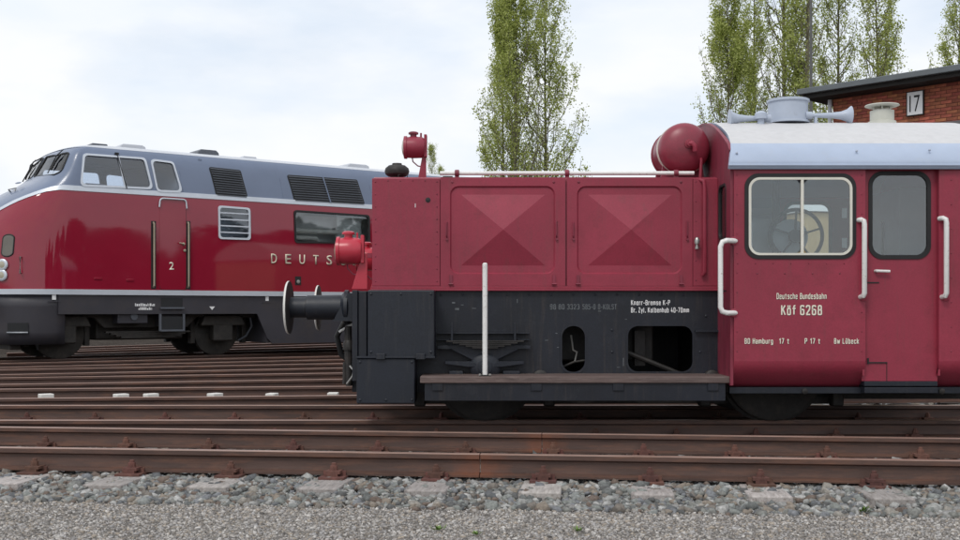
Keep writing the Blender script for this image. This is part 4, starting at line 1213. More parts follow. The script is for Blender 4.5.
# lettering
yt = YS - .0005
def ktext(s, px0, px1, py_base, hpx, m, Y=YS, shadow=False, **kw):
    hgt = hpx * Y / F
    w = (px1 - px0) * Y / F
    loc = Vector((KX(px0, Y), Y - .0012, KZ(py_base, Y))) - KO
    o = link(bpy.data.objects.new('lettering', stroke_text_mesh(s, m, hgt, w)), KR); o.location = loc
    if shadow:
        o = link(bpy.data.objects.new('lettering_shadow', stroke_text_mesh(s, TEXTSH, hgt, w, sw=2.3, depth=.0004)), KR)
        o.location = loc + Vector((.003, .0008, -.004))
ktext('Deutsche Bundesbahn', 776.5, 826.5, 299.2, 6.2, LETTER, shadow=True, bold=.028)
ktext('Köf', 781, 795.5, 315.2, 10.2, LETTER, shadow=True, bold=.035)
ktext('6268', 800, 822, 315.2, 10.2, LETTER, shadow=True, bold=.035)
ktext('BD Hamburg', 744.5, 773, 343.8, 5.6, LETTER, shadow=True, bold=.018)
ktext('17 t', 779, 789, 343.8, 5.6, LETTER, shadow=True, bold=.018)
ktext('P 17 t', 804.5, 820, 343.8, 5.6, LETTER, shadow=True, bold=.018)
ktext('Bw Lübeck', 834, 859, 343.8, 5.6, LETTER, shadow=True, bold=.018)
YT = YH + .005
ktext('Knorr-Bremse K-P', 631, 670, 305.2, 5.2, LETTERW, YT, bold=.03)
ktext('Br. Zyl. Kolbenhub 40-70mm', 631, 689, 312.6, 5.2, LETTERW, YT, bold=.03)
for s_, a_, b_ in (('98', 550, 556), ('80', 558.5, 564.5), ('3323', 567, 579.5), ('585-0', 582.5, 595.5), ('D-KOLST', 598, 616.5)):
    ktext(s_, a_, b_, 309.5, 5.4, LETTERG, YT)
K().box(KX(598, YT), KX(601, YT), YT - .003, YT - .001, KZ(311.5, YT), KZ(310.8, YT)).build('lettering', LETTERG, KR)
# chipped paint flecks on the frame
fl = K()
for px, py, w_, h_ in ((452, 302, 3, 1.5), (455, 308, 4, 2), (461, 304.5, 2.5, 1), (472, 308, 4, .8), (517, 299, .7, 4), (555.5, 333, 2, .7), (545, 340, 3, .6), (557, 347, 2, .7), (623, 358, .8, 8), (617, 367, 3, .6), (625, 319, 2, .6)):
    fl.box(KX(px, YT), KX(px + w_, YT), YT - .0022, YT - .0005, KZ(py + h_, YT), KZ(py, YT))
tag(fl.build('paint_chips', LETTERG, KR, smooth=False), kind='stuff')
K().box(KX(415, YH), KX(415.6, YH), YH - .0015, YH + .002, KZ(207.5, YH), KZ(203.5, YH)).build('paint_chip', LETTERW, KR)
# ------------------------------------------------------------------ the large red and grey diesel locomotive
VA = math.radians(36.5)
VC = Vector((-8.55, 22.2, 0.0))              # track centre at its leading axle
dvx, dvy = math.cos(VA), math.sin(VA)
nvx, nvy = math.sin(VA), -math.cos(VA)       # towards the camera side
VR = empty('mainline_locomotive', VC, VA)
tag(VR, 'large glossy red and slate grey diesel locomotive with silver trim stripes', 'locomotive')
track(44, 20, 50, 'empty rusty track on the far side of the large locomotive', .66, SLEEPD, (-1.1, 1.1), z=-.01)
track(51, 22, 50, 'farthest rusty track behind the large locomotive', .66, SLEEPD, (-1.1, 1.1), z=-.012)
track_v = track(math.degrees(VA), 13.5, 46, 'rusty track carrying the large red and grey locomotive', .66, SLEEPD, (-1.1, 1.1), z=.0)
# shift the track root so it passes exactly under the locomotive
_dirn = Vector((dvx, dvy, 0))
_rel = VC - TT
_perp = _rel - _dirn * _rel.dot(_dirn)
track_v.location = (TT.x + _perp.x, TT.y + _perp.y, 0)

def VL(px, w):
    k = (px - 480) / F
    return (k * (VC.y + nvy * w) - VC.x - nvx * w) / (dvx - k * dvy)
def VZ(px, py, w):
    l = VL(px, w)
    Y = VC.y + dvy * l + nvy * w
    return H - (py - HOR) / F * Y
def VP(px, py, w=1.5): return (VL(px, w), VZ(px, py, w))

ZB = 1.335                                   # underside of the red body
ZT = 3.19                                    # upper trim stripe
VLEN = 14.7                                  # leading to trailing axle
zs_ = [0.3, 1.335, 1.9, 2.3, 2.7, 3.0, 3.2, 3.35, 3.5, 3.75, 4.0, 4.08, 4.15, 4.21, 4.24]
ws_ = [1.44, 1.50, 1.50, 1.50, 1.50, 1.50, 1.485, 1.47, 1.455, 1.42, 1.36, 1.26, 1.02, .62, .05]
tp_ = [-1.42, -1.48, -1.50, -1.46, -1.34, -1.12, -.86, -.56, -.33, -.17, -.05, .05, .22, .55, 1.3]
nl_ = [1.30, 1.36, 1.40, 1.38, 1.28, 1.12, .92, .66, .45, .34, .28, .34, .45, .6, .7]
def WZ(z): return float(np.interp(z, zs_, ws_))
def TP(z): return float(np.interp(z, zs_, tp_))
def NL(z): return float(np.interp(z, zs_, nl_))
def smooth_tab(tab):
    zz = np.linspace(.3, 4.24, 400)
    yy = np.interp(zz, zs_, tab)
    kk = np.ones(15) / 15
    ys2 = np.convolve(np.pad(yy, 7, mode='edge'), kk, 'valid')
    return zz, ys2
_w = smooth_tab(ws_); _t = smooth_tab(tp_); _n = smooth_tab(nl_)
def WZ(z): return float(np.interp(z, *_w)) if z < 4.05 else float(np.interp(z, zs_, ws_))
def TP(z): return float(np.interp(z, *_t))
def NL(z): return float(np.interp(z, *_n))
PEX = 2.25
NPH = 14
LN = [0.0, .6, 1.2, 1.8, 2.4, 3.0, 4.0, 5.0, 6.0, 7.35]
def column_list():
    cols = []
    for k in range(NPH + 1):
        cols.append(('n', PI / 2 * k / NPH))
    for s in (.05, .12, .2, .3, .4, .5, .6, .7, .8, .9):
        cols.append(('s', s))
    return cols
CL = column_list()
def surf(c, z):
    """point (l, w) of the near front quarter for column c at height z"""
    kind, a = c
    W, T, N = WZ(z), TP(z), NL(z)
    st_ = T + N
    if kind == 'n':
        sn, cs = math.sin(a), math.cos(a)
        return (st_ - N * abs(cs) ** (2 / PEX), W * abs(sn) ** (2 / PEX))
    return (st_ + (VLEN / 2 - st_) * a, W)
def ring_pts(z):
    q = [surf(c, z) for c in CL]
    mid = VLEN / 2
    near = q + [(mid, WZ(z))] + [(2 * mid - l, w) for l, w in reversed(q)]
    far = [(l, -w) for l, w in reversed(near[1:-1])]
    return near + far                        # (l, w) all the way round
def stripe_z(i_col):
    """height of the upper trim stripe along the ring: falls towards the nose"""
    kind, a = CL[i_col] if i_col < len(CL) else ('s', 1)
    if kind == 'n':
        s = 1 - math.sin(a)
        return ZT + .03 - .95 * max(0, s - .02) ** 1.05 - .03 * (1 - min(1, s / .1))
    return ZT
NC = len(CL)
def col_index(k, total):
    half = total // 2
    kk = k if k <= half else total - k
    kk = kk if kk <= half / 2 else half - kk
    return int(round(kk))
TOTAL = len(ring_pts(2.0))
IDX = []
for k in range(TOTAL):
    n_near = 2 * NC + 1
    kk = k if k < n_near else (TOTAL - k)
    kk = min(kk, 2 * NC - kk)
    IDX.append(min(kk, NC))
def shell(zfun_rows, thick, name, m, cap_top=False):
    """closed shell: rows of heights per ring column, outer and inner skin"""
    nrow = len(zfun_rows)
    v = []; f = []
    for inner_ in (0, 1):
        for row in zfun_rows:
            cache = {}
            for k in range(TOTAL):
                z = row(IDX[k])
                l, w = cache.setdefault(round(z, 5), ring_pts(z))[k]
                if inner_:
                    dc = l - VLEN / 2
                    sl = 1 - thick / (VLEN / 2 + 1.2)
                    sw = max(.0, 1 - thick / 1.5)
                    l = VLEN / 2 + dc * sl; w = w * sw
                    z2 = z - (thick * .8 if (cap_top and z > 3.9) else 0)
                    v.append((l, -w, z2))
                else:
                    v.append((l, -w, z))
    for s in (0, 1):
        b0 = s * nrow * TOTAL
        for r in range(nrow - 1):
            for k in range(TOTAL):
                k2 = (k + 1) % TOTAL
                q = (b0 + r * TOTAL + k, b0 + r * TOTAL + k2, b0 + (r + 1) * TOTAL + k2, b0 + (r + 1) * TOTAL + k)
                f.append(q if s else q[::-1])
    b1 = nrow * TOTAL
    for k in range(TOTAL):
        k2 = (k + 1) % TOTAL
        f.append((k, k2, b1 + k2, b1 + k))
        t0 = (nrow - 1) * TOTAL
        if not cap_top:
            f.append((t0 + k2, t0 + k, b1 + t0 + k, b1 + t0 + k2))
    if cap_top:
        t0 = (nrow - 1) * TOTAL
        f.append(tuple(t0 + k for k in range(TOTAL)))
        f.append(tuple(b1 + t0 + k for k in reversed(range(TOTAL))))
    mb = MB(); mb.add(v, f)
    return mb.build(name, m, VR, ang=50)

def cut(obj, cutters):
    """subtract prisms from a shell"""
    cb = MB()
    for c in cutters: cb.add(c.v, c.f)
    co = cb.build('cutter', None, VR, smooth=False)
    md = obj.modifiers.new('cut', 'BOOLEAN')
    md.operation = 'DIFFERENCE'; md.solver = 'EXACT'; md.object = co
    dg = bpy.context.evaluated_depsgraph_get(); dg.update()
    me = bpy.data.meshes.new_from_object(obj.evaluated_get(dg))
    obj.modifiers.remove(md)
    obj.data = me
    me.shade_smooth(); me.set_sharp_from_angle(angle=math.radians(40))
    bpy.data.objects.remove(co)

# window outlines measured on the side (l, z)
def quad(pts, w): return [VP(x, y, w) for x, y in pts]
wsd = 1.42
sw1 = quad([(79.5, 186), (84, 153.5), (118.5, 155.5), (124, 188)], wsd)
sw1b = quad([(124.5, 188), (119, 155.5), (145.5, 158), (151.5, 189.2)], wsd)
sw2 = quad([(156, 191.5), (151, 159), (173.5, 162), (181, 192.5)], wsd)
cabw = rpoly([sw1[0], sw1[1], sw1b[2], sw1b[3]], .09)
cabw2 = rpoly(sw2, .09)
ew1 = rpoly(quad([(218.5, 206), (249.5, 208.5), (250, 239.5), (219, 238.5)], 1.5), .07)
ew2 = rpoly(quad([(294, 210.5), (369, 215.5), (369.5, 243.5), (295, 242.5)], 1.5), .08)
gr1 = quad([(209, 166.5), (241, 170), (247, 198), (215, 195.5)], 1.43)
gr2 = quad([(287, 174.5), (357.5, 179.5), (364, 205), (293, 201)], 1.43)

red = shell([lambda i: ZB, lambda i: ZB + .25, lambda i: ZB + .55, lambda i: ZB + .9, lambda i: min(2.5, stripe_z(i) - .02), lambda i: min(2.9, stripe_z(i) - .01), lambda i: stripe_z(i)], .07, 'body_side', VRED)
cut(red, [MB().prism(ew1, -2, 2, 'y'), MB().prism(ew2, -2, 2, 'y')])
SW = .095
rows = [lambda i: stripe_z(i) + SW, lambda i: max(2.95, stripe_z(i) + SW + .01), lambda i: max(3.2, stripe_z(i) + SW + .02)]
for z in (3.36, 3.5, 3.62, 3.75, 3.88, 4.0, 4.05):
    rows.append(lambda i, z=z: z)
upper = shell(rows, .06, 'upper_body', VGREY)
# windscreen outlines in (w, z)
wsc = rpoly([(.07, 3.55), (1.12, 3.50), (1.25, 3.56), (1.20, 3.93), (.09, 3.96)], .07)
wsc2 = [(-w, z) for w, z in reversed(wsc)]
cut(upper, [MB().prism(cabw, -2, 2, 'y'), MB().prism(cabw2, -2, 2, 'y'),
            MB().prism([(-w, z) for w, z in wsc], -1.6, .9, 'x'), MB().prism([(-w, z) for w, z in wsc2], -1.6, .9, 'x')])
# roof
rows = []
for z in (4.05, 4.08, 4.11, 4.14, 4.17, 4.20, 4.225, 4.24):
    rows.append(lambda i, z=z: z)
shell(rows, .05, 'roof', VROOF, cap_top=True)

def strip_shell(zf0, zf1, out, name, m):
    """trim strip standing proud of the body"""
    v = []; f = []
    for (zf, o_) in ((zf0, -.02), (zf0, out), (zf1, out), (zf1, -.02)):
        for k in range(TOTAL):
            z = zf(IDX[k])
            l, w = ring_pts(z)[k]
            dc = l - VLEN / 2
            L_ = VLEN / 2 + dc * (1 + o_ / (VLEN / 2 + 1.2)); W_ = w * (1 + o_ / 1.5)
            v.append((L_, -W_, z))
    for r in range(4):
        for k in range(TOTAL):
            k2 = (k + 1) % TOTAL
            r2 = (r + 1) % 4
            f.append((r * TOTAL + k, r * TOTAL + k2, r2 * TOTAL + k2, r2 * TOTAL + k))
    return MB().add(v, f).build(name, m, VR, ang=40)
strip_shell(lambda i: stripe_z(i), lambda i: stripe_z(i) + SW, .010, 'trim_stripe', ALU)
strip_shell(lambda i: ZB - .10, lambda i: ZB, .012, 'trim_stripe', ALU)
# gutter line under the roof
strip_shell(lambda i: 4.045, lambda i: 4.062, .012, 'gutter', VGREY)

# windows of the driving cab
def side_frame(poly_out, shrink, w_of, t, name, m, thick=.02):
    """frame ring laid on the inclined side"""
    n_ = len(poly_out)
    cxp = sum(p[0] for p in poly_out) / n_; czp = sum(p[1] for p in poly_out) / n_
    wx = max(p[0] for p in poly_out) - min(p[0] for p in poly_out); wz = max(p[1] for p in poly_out) - min(p[1] for p in poly_out)
    pin = [(cxp + (p[0] - cxp) * (1 - 2 * shrink / wx), czp + (p[1] - czp) * (1 - 2 * shrink / wz)) for p in poly_out]
    pin2 = [(cxp + (p[0] - cxp) * (1 + 2 * .012 / wx), czp + (p[1] - czp) * (1 + 2 * .012 / wz)) for p in poly_out]
    mb = MB(); v = []; f = []
    for pl, o_ in ((pin, thick), (pin2, thick), (pin2, -.02), (pin, -.02)):
        v += [(p[0], -(w_of(p[1]) + o_), p[1]) for p in pl]
    for r in range(4):
        for k in range(n_):
            k2 = (k + 1) % n_; r2 = (r + 1) % 4
            f.append((r * n_ + k, r * n_ + k2, r2 * n_ + k2, r2 * n_ + k))
    return mb.add(v, f)
def side_pane(poly, w_of, m, parent, off=-.004):
    n_ = len(poly)
    mb = MB()
    tris = tessellate_polygon([[Vector((p[0], p[1], 0)) for p in poly]])
    v = [(p[0], -(w_of(p[1]) + off), p[1]) for p in poly] + [(p[0], -(w_of(p[1]) + off - .004), p[1]) for p in poly]
    f = [tuple(t_) for t_ in tris] + [tuple(i + n_ for i in reversed(t_)) for t_ in tris] + [(k, (k + 1) % n_, n_ + (k + 1) % n_, n_ + k) for k in range(n_)]
    return mb.add(v, f)
for side in (1, -1):
    for pl, gm, nm in ((cabw, GLASSV, 'cab_window'), (cabw2, GLASSV, 'cab_window'), (ew1, GLASSV, 'engine_window'), (ew2, GLASSE, 'engine_window')):
        a = side_frame(pl, .028, WZ, .02, nm, ALU)
        b = side_pane(pl, WZ, gm, None, -.012)
        if side < 0:
            a, b = mirror_y(a), mirror_y(b)
        o = a.build(nm, RUBBER if pl is ew2 else ALU, VR)
        b.build('pane', gm, o, smooth=False)
        if pl is cabw:
            q = MB()
            x0_, z0_ = VP(124.2, 188, wsd); x1_, z1_ = VP(118.8, 155.5, wsd)
            q.tube([(x0_, -(WZ(z0_) + .006), z0_), (x1_, -(WZ(z1_) + .006), z1_)], .017, 8)
            (q if side > 0 else mirror_y(q)).build('mullion', ALU, o)
        if pl is ew1:
            for k in range(4):
                z = min(p[1] for p in ew1) + (k + 1) * (max(p[1] for p in ew1) - min(p[1] for p in ew1)) / 5
                q = MB().box(min(p[0] for p in ew1) + .02, max(p[0] for p in ew1) - .02, -(1.5 + .012), -(1.5 - .004), z - .013, z + .013)
                (q if side > 0 else mirror_y(q)).build('window_bar', ALU, o)
# wiper of the side window
wx_, wz_ = VP(117.5, 153.5, wsd); wx2, wz2 = VP(125.5, 189, wsd)
MB().tube([(wx_, -(WZ(wz_) + .03), wz_), (wx2, -(WZ(wz2) + .03), wz2)], .009, 6).box(wx_ - .04, wx_ + .03, -(WZ(wz_) + .05), -(WZ(wz_)), wz_ - .02, wz_ + .02).build('wiper', RUBBER, VR)

def nose_l(w, z):
    W, T, N = WZ(z), TP(z), NL(z)
    q = min(1.0, abs(w) / W)
    return T + N - N * (max(0.0, 1 - q ** PEX)) ** (1 / PEX)
def nose_patch(poly, off, thick=.004):
    """sheet laid on the nose, from a polygon in (w, z) cut into a fan of rings"""
    n_ = len(poly)
    cw = sum(p[0] for p in poly) / n_; cz = sum(p[1] for p in poly) / n_
    v = []; f = []
    NR = 6
    for r in range(NR + 1):
        s = 1 - r / NR
        for p in poly:
            w = cw + (p[0] - cw) * s; z = cz + (p[1] - cz) * s
            v.append((nose_l(w, z) - off, -w, z))
    for r in range(NR):
        for k in range(n_):
            k2 = (k + 1) % n_
            f.append((r * n_ + k, r * n_ + k2, (r + 1) * n_ + k2, (r + 1) * n_ + k))
    return MB().add(v, f)
def nose_rim(poly, r_, off=.0):
    pts = [(nose_l(w, z) - off, -w, z) for w, z in poly]
    return MB().tube(pts + [pts[0]], r_, 8, caps=False)
for pl in (wsc, wsc2):
    o = nose_rim(pl, .02).build('windscreen', RUBBER, VR)
    nose_patch(pl, -.006).build('pane', GLASSV, o)
    sg = 1 if pl is wsc else -1
    def NP(w, z, o_=.04): return (nose_l(w, z) - o_, -w, z)
    MB().tube([NP(sg * .95, 4.02, .05), NP(sg * .93, 3.9, .07), NP(sg * .86, 3.8, .05), NP(sg * .9, 3.55, .04)], .012, 6).tube([NP(sg * .98, 3.92, .03), NP(sg * .9, 3.78, .03), NP(sg * .92, 3.62, .03)], .02, 6).build('wiper', RUBBER, o)
MB().lathe((TP(3.3) - .05, -.55, 3.36), (-.3, -.2, 1), [(0, .01), (0, .05), (.01, .06), (.02, .03)], 16).build('vent_cap', VGREY, VR)
MB().tube([(nose_l(.5, 3.2) - .01, -.42, 3.2), (nose_l(.5, 3.2) - .05, -.44, 3.24), (nose_l(.5, 3.25) - .05, -.62, 3.26), (nose_l(.6, 3.2), -.62, 3.2)], .015, 6).build('handrail', STEEL, VR)
MB().tube([(nose_l(-.3, 4.0), .35, 4.0), (nose_l(-.3, 3.9) - .1, .38, 3.9), (nose_l(-.3, 3.6) - .05, .5, 3.55)], .014, 6).build('wiper', RUBBER, VR)

# lamps and vents on the nose: find the (w) whose projection falls on a column
def nose_w(px, z):
    best = None
    for k in range(400):
        w = 1.495 * (1 - k / 400)
        if w > WZ(z) - .003: continue
        l = nose_l(w, z)
        X = VC.x + dvx * l + nvx * w; Y = VC.y + dvy * l + nvy * w
        p = 480 + F * X / Y
        if best is None or abs(p - px) < best[0]: best = (abs(p - px), w)
    return best[1]
def nose_normal(w, z):
    e = .02
    a = Vector((nose_l(w + e, z), -(w + e), z)) - Vector((nose_l(w - e, z), -(w - e), z))
    b = Vector((nose_l(w, z + e), -w, z + e)) - Vector((nose_l(w, z - e), -w, z - e))
    n_ = a.cross(b); n_.normalize()
    if n_.x > 0: n_ = -n_
    return n_
for px, py in ((3, 264.5), (2.5, 275)):
    z = VZ(px, py, 1.2)
    w = nose_w(px, z)
    for sg in (1, -1):
        p = Vector((nose_l(w, z), -w * sg, z)); n_ = nose_normal(w, z); n_.y *= sg
        o = MB().lathe(p - n_ * .02, n_, [(0, .05), (.02, .105), (.05, .108), (.062, .09), (.064, .078)], 24).build('nose_lamp', ALU, VR)
        MB().lathe(p + n_ * .03, n_, [(0, .08), (.012, .07), (.022, .03)], 20).build('lens', LENS, o)
z = VZ(7.5, 245, 1.3); w = nose_w(7.5, z)
for sg in (1, -1):
    pl = rrect(w - .075, w + .075, z - .2, z + .2, .07, 6)
    o = nose_rim([(sg * a, b) for a, b in pl], .014).build('nose_vent', RUBBER, VR)
    nose_patch([(sg * a, b) for a, b in pl], .012).build('pane', mat('dull vent mesh', (.16, .15, .13), .5) if 'dull vent mesh' not in MATS else MATS['dull vent mesh'], o)
z1_, z2_ = VZ(22, 257, 1.4), VZ(22, 273, 1.4)
w = nose_w(21, (z1_ + z2_) / 2)
p = Vector((nose_l(w, z1_), -w, z1_)); n_ = nose_normal(w, z1_)
MB().tube([p, p + n_ * .07, Vector((p.x, p.y, z2_)) + n_ * .07, Vector((p.x, p.y, z2_))], .014, 8).build('handrail', STEEL, VR)

# grilles in the upper body: frame, dark backing and slats
def grille(q, nslat, split=None):
    for sg in (1, -1):
        (l0, z0), (l1, z1), (l2, z2), (l3, z3) = q      # tl, tr, br, bl
        root = side_pane(rpoly(q, .05), WZ, None, None, .006)
        root = (root if sg > 0 else mirror_y(root)).build('grille', GRILLE, VR, smooth=False)
        for k in range(nslat):
            a = (k + .5) / nslat
            la, za = l0 + (l3 - l0) * a, z0 + (z3 - z0) * a
            lb, zb = l1 + (l2 - l1) * a, z1 + (z2 - z1) * a
            t_ = .0075
            s = MB(); wA = WZ((za + zb) / 2)
            s.add([(la + .03, -(wA + .008), za), (lb - .03, -(wA + .008), zb), (lb - .03, -(wA + .024), zb - t_ * 1.6), (la + .03, -(wA + .024), za - t_ * 1.6),
                   (la + .03, -(wA + .008), za - t_), (lb - .03, -(wA + .008), zb - t_), (lb - .03, -(wA + .024), zb - t_ * 2.6), (la + .03, -(wA + .024), za - t_ * 2.6)],
                  [(0, 1, 2, 3), (7, 6, 5, 4), (3, 2, 6, 7), (0, 4, 5, 1), (0, 3, 7, 4), (1, 5, 6, 2)])
            (s if sg > 0 else mirror_y(s)).build('slat', SLAT, root, smooth=False)
        if split is not None:
            la, za = l0 + (l1 - l0) * split, z0 + (z1 - z0) * split
            lb, zb = l3 + (l2 - l3) * split, z3 + (z2 - z3) * split
            s = MB().tube([(la, -(WZ(za) + .02), za), (lb, -(WZ(zb) + .02), zb)], .016, 6)
            (s if sg > 0 else mirror_y(s)).build('divider', VGREY, root)
grille(gr1, 12)
grille(gr2, 11, .5)
for px in (182.5, 282.5, 372):            # sheet joints of the upper body
    l, _ = VP(px, 180, 1.43)
    MB().tube([(l, -(WZ(3.3) + .001), 3.30), (l - .06, -(WZ(3.7) + .001), 3.7), (l - .14, -(WZ(4.03) + .001), 4.03)], .006, 5).build('seam', VGREY, VR)

# body door with aluminium grab rails
dl0, dl1 = VL(159.5, 1.5), VL(186, 1.5)
dz1 = VZ(170, 199.5, 1.5)
d_ = MB().prism(rpoly([(dl0, ZB + .01), (dl1, ZB + .01), (dl1, dz1), (dl0, dz1)], .08), -1.507, -1.49, 'y').build('body_door', VRED, VR)
pl = rpoly([(dl0, ZB + .01), (dl1, ZB + .01), (dl1, dz1), (dl0, dz1)], .08)
MB().tube([(p[0], -1.502, p[1]) for p in pl], .006, 5).build('door_gap', RUBBER, d_)
top = [p for p in pl if p[1] > dz1 - .12]
top = sorted(top, key=lambda p: p[0])
MB().tube([(top[0][0] - .01, -1.52, dz1 - .16)] + [(p[0], -1.52, p[1] + .012) for p in top] + [(top[-1][0] + .01, -1.52, dz1 - .16)], .016, 8).build('rain_strip', ALU, d_)
for px in (153.5, 188):
    l = VL(px, 1.5)
    MB().box(l - .05, l + .05, -1.504, -1.49, ZB + .02, VZ(px, 221, 1.5)).build('rail_recess', RUBBER, VR, bevel=.003)
    MB().tube([(l, -1.50, ZB + .06), (l, -1.54, ZB + .09), (l, -1.54, VZ(px, 224, 1.5)), (l, -1.5, VZ(px, 222.5, 1.5))], .02, 8).build('grab_rail', mat('brass rail', (.42, .36, .27), .35, metal=.5) if 'brass rail' not in MATS else MATS['brass rail'], VR)
hl, hz = VP(183, 244, 1.5)
MB().lathe((hl, -1.505, hz), (0, -1, 0), [(0, .03), (.03, .03), (.034, .018), (.06, .018)], 10).tube([(hl, -1.56, hz), (hl - .10, -1.56, hz + .015)], .014, 6).build('door_handle', MATS['brass rail'], d_)
MB().lathe((hl + .03, -1.505, hz - .13), (0, -1, 0), [(0, .028), (.02, .028), (.025, .012)], 10).build('door_lock', MATS['brass rail'], d_)

# number and lettering
def vtext(s, px0, px1, pyb, hpx, m, w=1.5, lift=.009, **kw):
    l0, z0 = VP(px0, pyb, w); l1 = VL(px1, w)
    Y = VC.y + dvy * l0 + nvy * w
    text(s, m, VR, (l0, -(w + lift), z0), hpx * Y / F, l1 - l0, **kw)
vtext('2', 169, 173.8, 269.5, 7.5, LETTER, bold=.01)
LETA = mat('cream metal letters', (0.72, 0.64, 0.50), 0.35, var=.03)
ll = [VL(x, 1.5) for x in (271, 285, 299, 313, 326.5)]
step = (ll[-1] - ll[0]) / 4
zl = VZ(300, 264, 1.5)
for k, ch in enumerate('DEUTSCHE BUNDESBAHN'):
    if ch == ' ': continue
    text(ch, LETA, VR, (ll[0] + k * step, -1.501, zl), .205, .13, bold=.004, depth=.014)
# socket recess near the middle
l0, z0 = VP(295, 285, 1.5); l1, z1 = VP(301, 276.5, 1.5)
MB().box(l0, l1, -1.504, -1.49, z0, z1).build('socket_recess', RUBBER, VR)
MB().lathe(((l0 + l1) / 2, -1.5, z0 + .07), (0, -1, 0), [(0, .04), (.02, .04), (.022, .02)], 10).build('socket', STEEL, VR)
for px, py in ((98, 278.5), (130, 280)):
    l0, z0 = VP(px, py, 1.5)
    MB().box(l0 - .07, l0 + .07, -1.512, -1.49, z0 - .02, z0 + .02).build('jacking_cap', VRED, VR, bevel=.005)

# skirt: one apron per section, with cut-out for the bogie
sk_prof = []
def SP(px, py): return VP(px, py, 1.46)
zsk = ZB - .102
e1 = SP(61, 313)[0]; e2 = SP(44, 346)
fr_l = -0.10
skirt = [SP(61, 314.5), SP(256, 314), SP(262, 318), SP(268, 341.5), SP(352, 342.5)]
zb_ = SP(150, 314)[1]
zt_ = SP(300, 343)[1]
lA, lB, lC = e1, SP(257, 314)[0], SP(267, 340)[0]
lM = VLEN - lB
outline = [(lA - .05, zsk), (VLEN - lA + .05, zsk), (VLEN - lA + .05, zb_), (lM, zb_), (lM - (lC - lB), zt_ + .12), (lM - (lC - lB) - .12, zt_), (lC + .12, zt_), (lC, zt_ + .12), (lB, zb_), (lA - .05, zb_)]
sk = MB().prism(outline, -1.47, -1.43, 'y')
sk.build('skirt', VSKIRT, VR, smooth=False)
mirror_y(sk).build('skirt', VSKIRT, VR, smooth=False)
MB().box(lC, lM - (lC - lB), -1.42, 1.42, zt_ + .02, zsk).build('fuel_tank', VSKIRT, VR)
MB().box(-.5, VLEN + .5, -1.2, 1.2, .98, ZB - .005).build('underframe', GREASE, VR)
# curved front apron under the nose
def apron(zlo_f, name, rev=False):
    v = []; f = []
    cols = [CL[k] for k in range(NPH + 1)]
    zr_ = np.linspace(0, 1, 5)
    ordered = [(c, 1) for c in reversed(cols)] + [(c, -1) for c in cols[1:]]
    for c, sg in ordered:
        l_e = surf(c, 1.2)[0]
        for a in zr_:
            z = zsk - (zsk - zlo_f(l_e)) * a
            l, w = surf(c, max(z, .31))
            l = l + .02; w *= .978
            if rev: l = VLEN - l
            v.append((l, -w * sg, z))
    nr = len(zr_)
    for k in range(len(ordered) - 1):
        for r in range(nr - 1):
            f.append((k * nr + r, (k + 1) * nr + r, (k + 1) * nr + r + 1, k * nr + r + 1))
    o = MB().add(v, f).build(name, VSKIRT, VR)
    md = o.modifiers.new('thickness', 'SOLIDIFY'); md.thickness = .04
zfr = SP(30, 345)[1]
apron(lambda l: zfr, 'front_apron')
apron(lambda l: zfr, 'rear_apron', True)
# side piece between apron and wheel arch, its rear edge slanting
ap = MB().prism([(TP(1.2) + NL(1.2) - .02, zsk), (lA - .05, zsk), (lA - .05, zb_), (SP(58, 320)[0], SP(58, 322)[1]), (SP(46, 343)[0], zfr + .06), (SP(40, 347)[0], zfr), (TP(1.2) + NL(1.2) - .02, zfr)], -1.468, -1.43, 'y')
if SP(58, 320)[0] > TP(1.2) + NL(1.2):
    ap.build('apron_side', VSKIRT, VR, smooth=False); mirror_y(ap).build('apron_side', VSKIRT, VR, smooth=False)
# shunter's step under the nose: dark slot with a tread plate, on both corners
for sg in (1, -1):
    def AP(px_, z_):
        w_ = nose_w(px_, z_)
        return Vector((nose_l(w_, z_) + .02, -w_ * .978 * sg, z_))
    zt1, zt0 = VZ(17, 323, 1.38), VZ(17, 333, 1.38)
    pts_t = [AP(px_, zt1) for px_ in (7, 11, 15, 19, 23, 28)]
    pts_b = [AP(px_, zt0) for px_ in (7, 11, 15, 19, 23, 28)]
    out_ = Vector((-.012, -.014 * sg, 0))
    nq = len(pts_t)
    vv = [p_ + out_ for p_ in pts_t + pts_b] + [p_ - out_ for p_ in pts_t + pts_b]
    ff = [(k, k + 1, nq + k + 1, nq + k) for k in range(nq - 1)] + [(2 * nq + k, 2 * nq + k + 1, 3 * nq + k + 1, 3 * nq + k) for k in range(nq - 1)]
    ff += [(k, k + 1, 2 * nq + k + 1, 2 * nq + k) for k in range(nq - 1)] + [(nq + k, nq + k + 1, 3 * nq + k + 1, 3 * nq + k) for k in range(nq - 1)]
    MB().add(vv, ff).build('step_recess', GRILLE, VR, smooth=False)
    MB().tube([p_ + out_ * 2 for p_ in pts_b], .022, 6).build('step', SLAT, VR)
